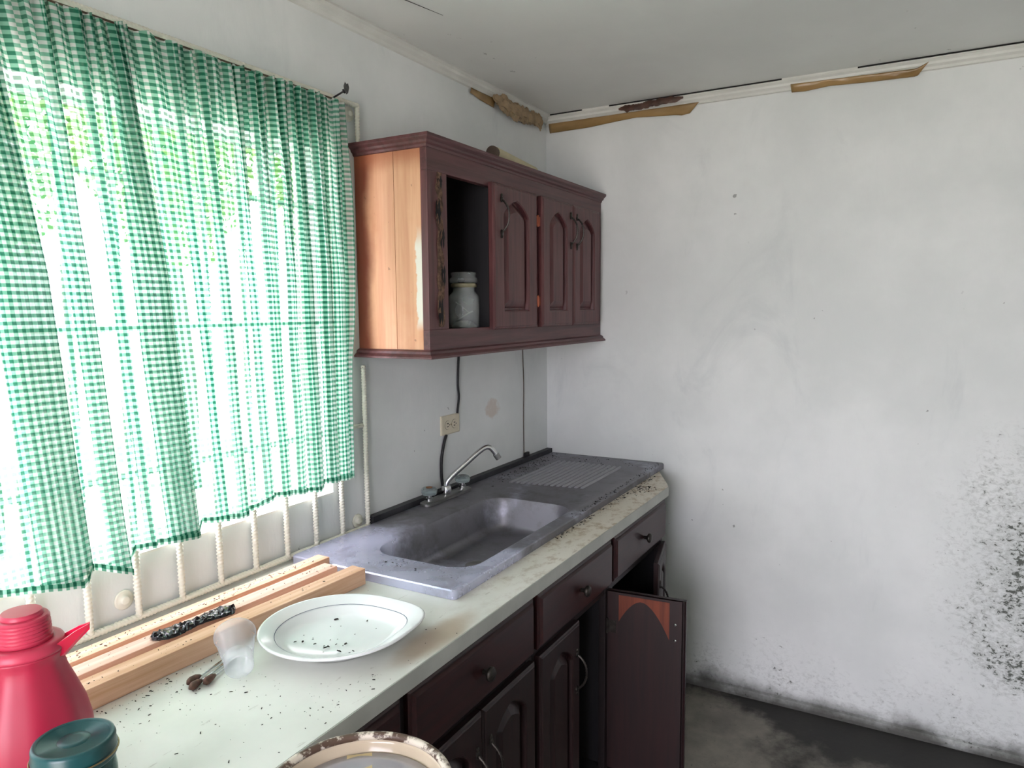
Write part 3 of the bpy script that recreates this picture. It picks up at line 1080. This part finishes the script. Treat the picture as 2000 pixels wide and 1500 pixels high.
# ------------------------------------------------------------------ lay-on steel sink
sk = thing('sink', (-.8, -.28, .9), 'grimy lay-on stainless sink with bowl and ribbed drainboard', 'sink')
SX0, SX1, SY0, SY1, SZ = -1.565, -.004, -.545, -.027, .923
BX0, BX1, BY0, BY1 = -1.43, -.775, -.492, -.175
def rrect(x0, x1, y0, y1, r, z, n=8):
    pts = []
    for cx_, cy_, a0 in ((x1 - r, y1 - r, 0), (x0 + r, y1 - r, PI / 2), (x0 + r, y0 + r, PI), (x1 - r, y0 + r, 1.5 * PI)):
        for k in range(n + 1):
            a = a0 + PI / 2 * k / n
            pts.append((cx_ + r * math.cos(a), cy_ + r * math.sin(a), z))
    return pts
def SL(mb_):
    mb_.v = [(a + .8, b + .28, c - .9) for a, b, c in mb_.v]
    return mb_
m = MB()
# skirt -> rolled edge -> deck -> bowl
m.loops([rrect(SX0, SX1, SY0, SY1, .012, .9005), rrect(SX0, SX1, SY0, SY1, .012, SZ - .003), rrect(SX0 + .003, SX1 - .003, SY0 + .003, SY1 - .003, .012, SZ), rrect(SX0 + .02, SX1 - .02, SY0 + .02, SY1 - .02, .012, SZ - .001),
         rrect(BX0 - .012, BX1 + .012, BY0 - .012, BY1 + .012, .085, SZ - .001), rrect(BX0, BX1, BY0, BY1, .075, SZ - .006)], False, False)
deck = SL(m).build('deck', M['steel'], sk, auto=30)
m = MB()
m.loops([rrect(BX0, BX1, BY0, BY1, .075, SZ - .006), rrect(BX0 + .006, BX1 - .006, BY0 + .006, BY1 - .006, .07, SZ - .018), rrect(BX0 + .014, BX1 - .014, BY0 + .014, BY1 - .014, .065, .830), rrect(BX0 + .024, BX1 - .024, BY0 + .024, BY1 - .024, .055, .813), rrect(BX0 + .045, BX1 - .045, BY0 + .045, BY1 - .045, .045, .808)], False, True)
SL(m).build('bowl', M['steel'], sk, auto=50)
m = MB()
m.box(-1.232, SX1, -.0265, -.0015, .9005, .940)
SL(m).build('upstand', M['steel_back'], sk)
for k in range(13):
    y = -.145 - k * .0225
    x0, x1 = -.60 + .012 * k * .3, -.17
    m = MB()
    m.loops([[(x, y - .006, SZ - .0012), (x, y - .0025, SZ + .005), (x, y + .0025, SZ + .005), (x, y + .006, SZ - .0012)] for x in np.linspace(x0, x1, 3)])
    SL(m).build('drainboard_rib', M['steel_rib'], sk)
m = MB(); m.lathe([(.034, 0), (.034, .002), (.026, .0025), (.022, .0005)], (-1.13, -.33, .8085), 24)
SL(m).build('drain_strainer', M['chrome_dull'], sk, auto=40)

# ------------------------------------------------------------------ faucet
fc = thing('faucet', (-.885, -.056, SZ), 'chrome swivel spout faucet with two clear tap knobs behind the sink', 'faucet')
m = MB()
m.loops([rrect(-.135, .135, -.024, .024, .022, 0), rrect(-.135, .135, -.024, .024, .022, .008), rrect(-.128, .128, -.018, .018, .016, .012)])
m.build('base_plate', M['chrome_dull'], fc, auto=40)
m = MB(); m.lathe([(.016, .012), (.017, .014), (.0165, .036), (.0145, .04), (.009, .042)], n=24); m.build('swivel_collar', M['chrome'], fc, auto=40)

_c, _s = math.cos(math.radians(-45)), math.sin(math.radians(-45))
sp = arc_pts([(0, 0, .03), (0, 0, .045), (.006 * _c, .006 * _s, .058), (.024 * _c, .024 * _s, .076), (.07 * _c, .07 * _s, .114), (.115 * _c, .115 * _s, .151), (.138 * _c, .138 * _s, .165), (.155 * _c, .155 * _s, .164), (.168 * _c, .168 * _s, .151), (.178 * _c, .178 * _s, .137)], 5)
m = MB(); m.tube(sp, .0088, 16); m.build('spout', M['chrome'], fc, True)
m = MB(); m.tube([(.175 * _c, .175 * _s, .1405), (.186 * _c, .186 * _s, .124)], .0108, 16); m.build('aerator', M['chrome_dull'], fc, auto=40)
for sx in (-.1, .1):
    m = MB(); m.lathe([(.012, .012), (.012, .022), (.008, .024), (.008, .03)], (sx, 0, 0), 16); tap = m.build('tap_stem', M['chrome'], fc, auto=40)
    m = MB(); m.lathe([(.012, .0302), (.024, .034), (.027, .040), (.027, .050), (.022, .056), (.012, .057)], (sx, 0, 0), 12); m.build('knob', M['acrylic'], tap, auto=20)
    m = MB(); m.lathe([(.011, .0572), (.011, .0585), (.008, .0592)], (sx, 0, 0), 16); m.build('cap', M['rust_cap'] if sx < 0 else M['chrome_dull'], tap)

# ------------------------------------------------------------------ socket and cables
ou = thing('wall_socket', (-.779, 0, 1.158), 'almond double wall socket above the faucet', 'socket')
m = MB()
m.loops([[(x, 0, z) for x, z in ((-.057, -.034), (.057, -.034), (.057, .034), (-.057, .034))], [(x, -.005, z) for x, z in ((-.057, -.034), (.057, -.034), (.057, .034), (-.057, .034))], [(x, -.007, z) for x, z in ((-.053, -.030), (.053, -.030), (.053, .030), (-.053, .030))]])
m.build('face_plate', M['outlet'], ou)
for sx in (-.021, .021):
    m = MB(); m.lathe([(.0165, 0), (.0165, .0015), (.015, .002)], n=20)
    m.v = [(sx + a, -.007 - z, b * .95) for a, b, z in m.v]
    r_ = m.build('receptacle', M['outlet'], ou)
    m = MB(); m.lathe([(.0172, 0), (.0172, .0004)], n=20); m.v = [(sx + a, -.0071 - z, b * .95) for a, b, z in m.v]; m.build('outline', M['slot'], r_)
    m = MB()
    for dz in (-.0055, .0055):
        m.box(sx - .006, sx + .003, -.0095, -.0088, dz - .0014, dz + .0014)
    m.lathe([(.0022, 0), (.0022, .0005)], (0, 0, 0), 8)
    k0 = len(m.v) - 16
    for q in range(k0, len(m.v)):
        a, b, z = m.v[q]; m.v[q] = (sx + .0085 + a, -.009 - z, b)
    m.build('slots', M['slot'], r_)
m = MB(); m.lathe([(.0028, 0), (.0028, .001)], n=10); m.v = [(a, -.007 - z, b) for a, b, z in m.v]; m.build('screw', M['brass'], ou)
def cable(name, pts, r, mt, label, cat='cable'):
    m_ = MB(); m_.tube(arc_pts(pts, 8), r, 8)
    o = m_.build(name, mt, None, True)
    return tag(o, label, cat)
cable('power_cable', [(-.716, -.006, 1.428), (-.722, -.006, 1.39), (-.728, -.0055, 1.30), (-.724, -.0055, 1.25), (-.735, -.007, 1.205), (-.738, -.007, 1.1925)], .0042, M['cable'], 'black cable running from the wall cabinet down to the socket')
cable('power_cable', [(-.808, -.006, 1.1235), (-.822, -.0065, 1.10), (-.838, -.006, 1.05), (-.842, -.006, 1.0), (-.838, -.006, .96), (-.842, -.0175, .925)], .0052, M['cable'], 'black cable dropping from the socket behind the faucet')
wr = cable('thin_wire', [(-.236, -.003, 1.428), (-.232, -.003, 1.36), (-.226, -.003, 1.25), (-.228, -.003, 1.15), (-.229, -.003, 1.05), (-.228, -.003, .945)], .0018, M['wire'], 'thin brown wire hanging from the far half of the wall cabinet', 'wire')
bt = MB(); bt.box(-.232, -.195, -.013, -.002, .9405, .957)
bo = tag(bt.build('wire_clip', M['cable'], None, bevel=.002), 'small black clip on the sink upstand at the foot of the thin wire', 'clip')

# ------------------------------------------------------------------ battens
def batten(p0, p1, w, h, mt, label):
    a, b = Vector((p0[0], p0[1], .9)), Vector((p1[0], p1[1], .9))
    Lg = (b - a).length
    o = MB()
    n = 6
    lp = []
    for i in range(n + 1):
        x = Lg * i / n
        wy = .0012 * math.sin(i * 1.9 + Lg * 7)
        lp.append([(x, -w / 2 + wy, .0005), (x, w / 2 + wy, .0005), (x, w / 2 + wy, h), (x, -w / 2 + wy, h)])
    o.loops(lp)
    ob = o.build('wooden_batten', mt, None, bevel=.0012)
    ob.location = a
    ob.rotation_euler = (0, 0, math.atan2(b.y - a.y, b.x - a.x))
    return tag(ob, label, 'batten', 'battens lying on the counter')
batten((-2.62, -.226), (-1.582, -.275), .043, .040, M['plank'], 'front pine batten of the three, nearest the plastic cup')
batten((-2.62, -.168), (-1.597, -.198), .043, .038, M['plank_b'], 'middle pine batten with the black film lying on it')
batten((-2.58, -.112), (-1.558, -.137), .040, .038, M['plank'], 'back pine batten of the three, closest to the rebar grille')
# the crumpled black film on the middle batten
m = MB()
nx, ny = 40, 10
P0, P1 = Vector((-2.075, -.190, 0)), Vector((-1.895, -.205, 0))
for i in range(nx + 1):
    f = i / nx
    c = P0.lerp(P1, f)
    wd = (.022 + .005 * math.sin(f * 9)) * min(1, 8 * min(f + .03, 1.03 - f))
    for k in range(ny + 1):
        g = k / ny * 2 - 1
        hgt = .9395 + (1 - g * g) * .010 * (.5 + .5 * abs(mnoise.noise(Vector((i * .35, k * .6, 3))))) + .007 * abs(mnoise.noise(Vector((i * .6, k * .8, 9)))) * (1 if abs(g) < 1 else 0)
        m.add([(c.x + .003 * mnoise.noise(Vector((i * .5, k * 2, 1))), c.y + g * wd + .003 * mnoise.noise(Vector((i * .5, k, 7))), hgt)], [])
m.f = [(i * (ny + 1) + k, (i + 1) * (ny + 1) + k, (i + 1) * (ny + 1) + k + 1, i * (ny + 1) + k + 1) for i in range(nx) for k in range(ny)]
o = m.build('plastic_film', M['black_film'])
tag(o, 'crumpled strip of shiny black plastic film on the middle batten', 'plastic film')

# ------------------------------------------------------------------ plate
pl = thing('dinner_plate', (-1.848, -.451, .9), 'large white plate with a thin grey-blue line, on the counter beside the battens', 'plate')
def prf(a):
    d = (a - math.radians(-42) + PI) % (2 * PI) - PI
    return 1 + .17 * math.exp(-(d / .42) ** 2)
m = MB()
m.lathe([(.085, .001), (.09, .0005), (.094, .003), (.120, .014), (.150, .0225), (.1545, .0245), (.1555, .0265), (.153, .028), (.150, .0275), (.124, .0195), (.118, .0172), (.112, .0125), (.095, .0075), (.05, .006)], n=72, rfun=prf)
m.v = [(a * .98, b * .98, c * 1.42) for a, b, c in m.v]
m.build('dish', M['plate'], pl, True)
m = MB()
m.lathe([(.1235, .0196), (.1223, .0192)], n=72, cap0=False, cap1=False, rfun=prf)
m.v = [(a * .98, b * .98, c * 1.42 + .0005) for a, b, c in m.v]
m.build('rim_line', M['blue_line'], pl)

# ------------------------------------------------------------------ plastic cup and the utensils under it
cb, cm_ = Vector((-2.052, -.408, .9275)), Vector((-2.000, -.335, .9515))
cp = thing('plastic_cup', cb, 'ribbed clear plastic cup tipped on its side in front of the battens', 'cup')
ax = (cm_ - cb).normalized()
L_ = (cm_ - cb).length
q = Vector((0, 0, 1)).rotation_difference(ax)
m = MB()
prof = [(.001, .003), (.02, .003), (.0235, 0), (.0252, .002), (.0262, .02)]
for k in range(12):
    z = .028 + k * .0038
    prof += [(.0268 + k * .0006, z), (.0262 + k * .0006, z + .0019)]
prof += [(.0345, .076), (.036, L_ - .004), (.0385, L_ - .002), (.0385, L_), (.036, L_)]
m.lathe(prof, n=40, cap1=False)
m.v = [tuple(q @ Vector(p)) for p in m.v]
m.build('cup_wall', M['cup'], cp, True)
for i, (a, b, nm) in enumerate((((-2.016, -.318), (-2.098, -.338), 'left'), ((-2.004, -.325), (-2.107, -.356), 'middle'), ((-1.998, -.335), (-2.083, -.362), 'right'))):
    A, B = Vector((*a, .9045)), Vector((*b, .9045))
    ut = thing('thin_utensil', (B.x, B.y, .9), {'left': 'thin metal utensil under the cup with its brown tip farthest left', 'middle': 'thin metal utensil under the cup, the one reaching furthest towards the viewer', 'right': 'thin metal utensil under the cup with its brown tip nearest the cup'}[nm], 'utensil', 'utensils under the cup')
    d_ = (A - B)
    m = MB(); m.tube([Vector((0, 0, .0045)), d_ * .5 + Vector((0, 0, .0045)), d_ + Vector((0, 0, .0045))], .0021, 8); m.build('shaft', M['chrome'], ut, True)
    m = MB()
    u = d_.normalized()
    m.tube([-u * .012 + Vector((0, 0, .007)), -u * .008 + Vector((0, 0, .0075)), Vector((0, 0, .008)), u * .010 + Vector((0, 0, .0075)), u * .02 + Vector((0, 0, .006))], [.003, .0062, .0074, .006, .003], 10)
    m.v = [(a_ + .0012 * mnoise.noise(Vector((a_ * 300, b_ * 300, c_ * 300))), b_ + .0012 * mnoise.noise(Vector((b_ * 300, a_ * 300, 4))), max(.0003, c_ + .001 * mnoise.noise(Vector((c_ * 400, a_ * 300, 9))))) for a_, b_, c_ in m.v]
    m.build('tip', M['knob_end'], ut, True)

# ------------------------------------------------------------------ red vacuum jug
tj = thing('vacuum_jug', (-2.397, -.405, .9), 'red plastic vacuum jug with ridged screw lid and pouring spout', 'jug', rz=0)
def facet(a):
    return 1 + .012 * math.cos(a * 10)
m = MB()
m.lathe([(.066, .0005), (.070, .004), (.074, .04), (.0755, .075), (.074, .10), (.068, .128), (.058, .155), (.049, .178), (.0455, .192), (.0465, .200), (.049, .206), (.0495, .209)], n=60, rfun=facet)
m.build('body', M['thermos'], tj, True)
m = MB(); m.lathe([(.050, .2092), (.0505, .213), (.0485, .218), (.046, .222), (.040, .2235), (.036, .2225)], n=48); m.build('collar', M['thermos_lid'], tj, True)
m = MB()
prof = [(.034, .2226)]
for k in range(6):
    prof += [(.0345 - k * .0004, .2245 + k * .005), (.0345 - k * .0004, .227 + k * .005), (.0333 - k * .0004, .2285 + k * .005)]
prof += [(.0325, .2535), (.0305, .2565), (.026, .2575)]
m.lathe(prof, n=44); ld = m.build('lid', M['thermos_lid'], tj, auto=30)
m = MB(); m.lathe([(.0255, .2576), (.0255, .261), (.0235, .2635), (.015, .264)], n=40); m.build('button', M['thermos_lid'], ld, auto=40)
m = MB()
dv = Vector((.72, -.69, 0)).normalized()
sv = Vector((-dv.y, dv.x, 0))
lp = []
for t_, hw_, zb_, zt_ in ((.036, .022, .186, .214), (.05, .017, .196, .222), (.064, .011, .211, .230), (.080, .004, .227, .236)):
    b0 = dv * t_
    lp.append([b0 + sv * hw_ + Vector((0, 0, zt_)), b0 + sv * hw_ * .5 + Vector((0, 0, zb_ + .005)), b0 + Vector((0, 0, zb_)), b0 - sv * hw_ * .5 + Vector((0, 0, zb_ + .005)), b0 - sv * hw_ + Vector((0, 0, zt_)), b0 - sv * (hw_ - .003) + Vector((0, 0, zt_)), b0 + Vector((0, 0, zb_ + .006)), b0 + sv * (hw_ - .003) + Vector((0, 0, zt_))])
m.loops(lp)
m.build('spout', M['thermos_spout'], tj)
m = MB(); m.tube(arc_pts([-dv * .046 + Vector((0, 0, .205)), -dv * .085 + Vector((0, 0, .205)), -dv * .112 + Vector((0, 0, .17)), -dv * .11 + Vector((0, 0, .11)), -dv * .095 + Vector((0, 0, .07)), -dv * .072 + Vector((0, 0, .06))], 6), .009, 12); m.build('handle', M['thermos'], tj, True)

# ------------------------------------------------------------------ green lidded jar
gj = thing('storage_jar', (-2.43, -.572, .9), 'teal glass storage jar with a dark green lid at the lower left corner', 'jar')
m = MB(); m.lathe([(.040, .0005), (.044, .004), (.045, .02), (.045, .105), (.043, .116), (.040, .122)], n=40, cap1=False)
m.lathe([(.037, .122), (.040, .114), (.042, .104), (.042, .02), (.040, .008)], n=40, cap0=False)
m.build('body', M['green_glass'], gj, True)
m = MB(); m.lathe([(.040, .1222), (.0445, .123), (.046, .126), (.0445, .129), (.0455, .132), (.0465, .136), (.045, .140), (.0455, .146), (.044, .150), (.041, .151), (.039, .1492), (.0385, .1485), (.019, .1485), (.0185, .1478), (.0175, .1478), (.017, .1487), (.01, .149)], n=48)
lid = m.build('lid', M['green_lid'], gj, True)
m = MB()
ring = [(.0472 * math.cos(a), .0472 * math.sin(a), .1315) for a in np.linspace(0, 2 * PI, 49)]
m.tube(ring, .0011, 6, False)
m.build('wire_band', M['brass'], gj, True)

# ------------------------------------------------------------------ enamel pan on a stool, in front of the counter
st = thing('stool', (-2.2, -.815, 0), 'wooden stool holding the chipped enamel pan', 'stool')
m = MB(); m.lathe([(.13, .735), (.14, .74), (.14, .762), (.135, .765)], n=36); m.build('seat', M['stool'], st, auto=40)
for k in range(4):
    a = PI / 4 + k * PI / 2
    m = MB(); m.tube([(.15 * math.cos(a), .15 * math.sin(a), .0), (.09 * math.cos(a), .09 * math.sin(a), .738)], [.014, .017], 10); m.build('leg', M['stool'], st, True)
for k in range(4):
    a, b = PI / 4 + k * PI / 2, PI / 4 + (k + 1) * PI / 2
    m = MB(); m.tube([(.128 * math.cos(a), .128 * math.sin(a), .27), (.128 * math.cos(b), .128 * math.sin(b), .27)], .009, 8); m.build('stretcher', M['stool'], st, True)
pn = thing('enamel_pan', (-2.2, -.815, .7655), 'round enamel pan with a chipped rusty rolled rim at the bottom edge', 'pan')
m = MB(); m.lathe([(.085, .001), (.095, .002), (.112, .03), (.1195, .10), (.1215, .156), (.1195, .158), (.1165, .15), (.110, .118), (.092, .104), (.05, .101)], n=64); m.build('bowl', M['enamel'], pn, True)
m = MB(); m.tube([(.1225 * math.cos(a), .1225 * math.sin(a), .1585) for a in np.linspace(0, 2 * PI, 97)], .0062, 12, False); m.build('rolled_rim', M['enamel_rim'], pn, True)
m = MB(); m.lathe([(.1105, .136), (.1105, .139), (.09, .1425), (.05, .1455), (.004, .147)], n=64); m.build('inner_cover', M['grey_cover'], pn, True)
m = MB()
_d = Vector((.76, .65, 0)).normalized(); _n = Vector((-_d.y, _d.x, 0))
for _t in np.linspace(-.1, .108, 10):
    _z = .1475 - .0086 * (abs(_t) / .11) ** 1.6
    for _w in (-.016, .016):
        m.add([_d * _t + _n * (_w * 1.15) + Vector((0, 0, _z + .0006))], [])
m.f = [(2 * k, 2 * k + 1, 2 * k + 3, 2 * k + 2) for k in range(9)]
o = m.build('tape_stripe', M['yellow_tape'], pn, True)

# ------------------------------------------------------------------ tape scraps along the cornice
def strip(name, top, bot, mt, label, cat, axis, thick=.0012, n=36, wob=.004, group=None):
    """a thin bent strip between an upper and a lower edge polyline (points x,y,z)"""
    def samp(pl, f):
        d = np.r_[0, np.cumsum(np.linalg.norm(np.diff(np.array(pl), axis=0), axis=1))]
        d /= d[-1]
        a = np.array(pl)
        return np.array([np.interp(f, d, a[:, k]) for k in range(3)])
    R_ = 7
    g = []
    for i in range(n + 1):
        f = i / n
        A, B = samp(top, f), samp(bot, f)
        for k in range(R_):
            h = k / (R_ - 1)
            p = A + (B - A) * h
            p = p - np.array(axis) * (wob * (.5 + mnoise.noise(Vector((f * 9, h * 2, len(label)))) * .9) * math.sin(PI * min(1, h * .9 + .1)))
            g.append(p)
    m_ = MB()
    fs = [(i * R_ + k, (i + 1) * R_ + k, (i + 1) * R_ + k + 1, i * R_ + k + 1) for i in range(n) for k in range(R_ - 1)]
    m_.add(g, fs)
    me = m_.mesh(name, True)
    o = link(name, me, mt)
    sd = o.modifiers.new('thickness', 'SOLIDIFY')
    sd.thickness = thick
    sd.offset = 0
    return tag(o, label, cat, group)
strip('packing_tape', [(-.016, -.020, 2.353), (-.018, -.35, 2.352), (-.018, -.667, 2.352)], [(-.006, -.020, 2.316), (-.006, -.2, 2.318), (-.006, -.33, 2.327), (-.006, -.41, 2.331), (-.006, -.52, 2.322), (-.006, -.58, 2.319), (-.007, -.585, 2.313), (-.008, -.63, 2.318)], M['tape'], 'long brown tape strip starting at the corner of the ceiling', 'tape', (1, 0, 0), group='tape scraps along the cornice')
strip('packing_tape', [(-.022, -1.000, 2.366), (-.020, -1.2, 2.361), (-.020, -1.40, 2.356), (-.030, -1.435, 2.370)], [(-.010, -1.003, 2.340), (-.008, -1.05, 2.338), (-.008, -1.13, 2.344), (-.008, -1.25, 2.338), (-.008, -1.395, 2.334), (-.012, -1.405, 2.336)], M['tape'], 'short brown tape strip towards the right end of the cornice', 'tape', (1, 0, 0), wob=.006, group='tape scraps along the cornice')
def crumple(name, path, rad, mt, label, seed, flat=.55, n=60, k=14, drop=None):
    """wrinkled, twisted sheet gathered along a path"""
    P_ = arc_pts(path, 14)
    m_ = MB()
    lp = []
    for i, p in enumerate(P_):
        f = i / (len(P_) - 1)
        t_ = (P_[min(i + 1, len(P_) - 1)] - P_[max(i - 1, 0)]).normalized()
        up = Vector((0, 0, 1))
        sd = t_.cross(up).normalized()
        env = min(1, 5 * min(f + .06, 1.06 - f))
        row = []
        for j in range(k):
            a = 2 * PI * j / k
            r_ = rad * env * (.6 + .75 * abs(mnoise.noise(Vector((f * 9 + seed, math.cos(a) * 1.3, math.sin(a) * 1.3)))) + .35 * mnoise.noise(Vector((f * 26, math.cos(a) * 2.4 + seed, math.sin(a) * 2.4))))
            row.append(p + sd * (r_ * flat * math.cos(a)) + up * (r_ * math.sin(a)))
        lp.append(row)
    m_.loops(lp)
    o = m_.build(name, mt, None, auto=35)
    return tag(o, label, 'tape' if 'tape' in name else 'plastic film', 'tape scraps along the cornice')
crumple('plastic_film', [(-.036, -.345, 2.366), (-.037, -.42, 2.364), (-.037, -.50, 2.370), (-.036, -.61, 2.373)], .0145, M['brown_film'], 'dark brown crumpled film hanging over the right wall cornice', 3.0, flat=.35)
crumple('masking_tape', [(-.49, -.026, 2.352), (-.40, -.028, 2.340), (-.30, -.028, 2.336), (-.20, -.028, 2.338), (-.13, -.030, 2.343), (-.105, -.028, 2.318)], .034, M['masking'], 'crumpled tan masking tape hanging from the window wall cornice near the corner', 8.0, flat=.42, k=20)
strip('masking_tape', [(-.625, -.012, 2.352), (-.56, -.012, 2.352), (-.46, -.014, 2.353)], [(-.618, -.005, 2.337), (-.55, -.005, 2.327), (-.455, -.005, 2.322)], M['tape'], 'flat brown tape end left of the crumpled masking tape', 'tape', (0, 1, 0), n=16, group='tape scraps along the cornice')

# ------------------------------------------------------------------ crumbs and dirt (uncountable)
def crumbs(name, spots, mt, label, smin=.0004, smax=.0017, parent=None):
    m_ = MB()
    for x, y, z in spots:
        s = smin + (smax - smin) * random.random() ** 2.5
        a = random.random() * PI
        e = 1 + 1.6 * random.random()
        ca, sa = math.cos(a), math.sin(a)
        v = []
        for dx, dy in ((-1, -.5), (1, -.6), (.8, .5), (-.7, .6)):
            dx, dy = dx * s * e * (.7 + .5 * random.random()), dy * s * (.7 + .5 * random.random())
            v.append((x + dx * ca - dy * sa, y + dx * sa + dy * ca))
        m_.add([(p[0], p[1], z + .0002) for p in v] + [(x + (p[0] - x) * .6, y + (p[1] - y) * .6, z + .0002 + s * .7) for p in v], [(4, 5, 6, 7), (0, 1, 5, 4), (1, 2, 6, 5), (2, 3, 7, 6), (3, 0, 4, 7)])
    o = m_.build(name, mt)
    return tag(o, label, 'dirt', kind='stuff')
def gauss(n, cx, cy, sx, sy, z, ok=lambda x, y: True):
    out = []
    while len(out) < n:
        x, y = random.gauss(cx, sx), random.gauss(cy, sy)
        if ok(x, y):
            out.append((x, y, z))
    return out
def on_counter(x, y):
    fr = -.226 - .0472 * (x + 2.62) - .026
    return -.645 < y < fr and x < -1.6 and math.hypot(x + 1.848, y + .451) > .165 and math.hypot(x + 2.397, y + .405) > .08
sp_ = gauss(170, -2.0, -.36, .16, .09, .9, on_counter) + gauss(80, -2.25, -.29, .1, .03, .9, on_counter) + gauss(70, -1.95, -.58, .12, .05, .9, on_counter)
crumbs('counter_crumbs', sp_, M['crumb'], 'dark crumbs scattered on the cream counter around the cup and plate')
def band(n, x0, x1, y0, y1, z, jit):
    out = []
    for _ in range(n):
        f = random.random()
        out.append((x0 + (x1 - x0) * f, y0 + (y1 - y0) * f + random.gauss(0, jit), z))
    return out
bs = []
for y0, y1, h, n in ((-.226, -.275, .9402, 60), (-.168, -.198, .9382, 70), (-.112, -.137, .9382, 260)):
    x0, x1 = -2.35, -1.6
    f0, f1 = (x0 + 2.62) / 1.03, (x1 + 2.62) / 1.03
    for q_ in band(n, x0, x1, y0 + (y1 - y0) * f0, y0 + (y1 - y0) * f1, h, .008):
        ln = y0 + (y1 - y0) * (q_[0] + 2.62) / 1.03
        if abs(q_[1] - ln) < .018:
            bs.append(q_)
crumbs('batten_crumbs', bs, M['crumb'], 'dark droppings and crumbs lying along the tops of the battens', .0004, .0015)
ds = gauss(26, -1.848, -.451, .05, .04, .9108, lambda x, y: math.hypot(x + 1.848, y + .451) < .088)
crumbs('plate_crumbs', ds, M['crumb'], 'a few dark crumbs lying in the white plate', .001, .0035)
ss = band(240, -.02, -.62, -.06, -.085, SZ, .012) + band(240, -.03, -.9, -.528, -.535, SZ, .006) + gauss(160, -.35, -.11, .12, .02, SZ, lambda x, y: x < -.02 and y < -.03)
ss += gauss(120, -.10, -.3, .05, .12, SZ, lambda x, y: x < -.02 and -.53 < y < -.03) + gauss(45, -1.49, -.3, .02, .05, SZ, lambda x, y: x > -1.54 and x < -1.45)
sd_ = crumbs('dirt', ss, M['soil'], 'black soil crumbs along the edges of the sink and drainboard', .0004, .0024)
del sd_['category']
sd_.parent = sk
sd_.matrix_parent_inverse = Matrix.Translation(-sk.location)
es = band(300, -.16, -1.05, -.556, -.553, .9, .008) + gauss(160, -.3, -.58, .08, .02, .9, lambda x, y: y < -.548 and y > -.64 and x < -.33 + (-.6 - y) * 0 and x < -.3)
es = [e_ for e_ in es if e_[1] < -.547 and (e_[0] < -.3 or e_[1] > -.525 - (-.03 - e_[0]) * .48 + .01)]
crumbs('counter_dirt', es, M['soil'], 'black dirt clumps on the counter along the front of the sink', .0005, .0026)
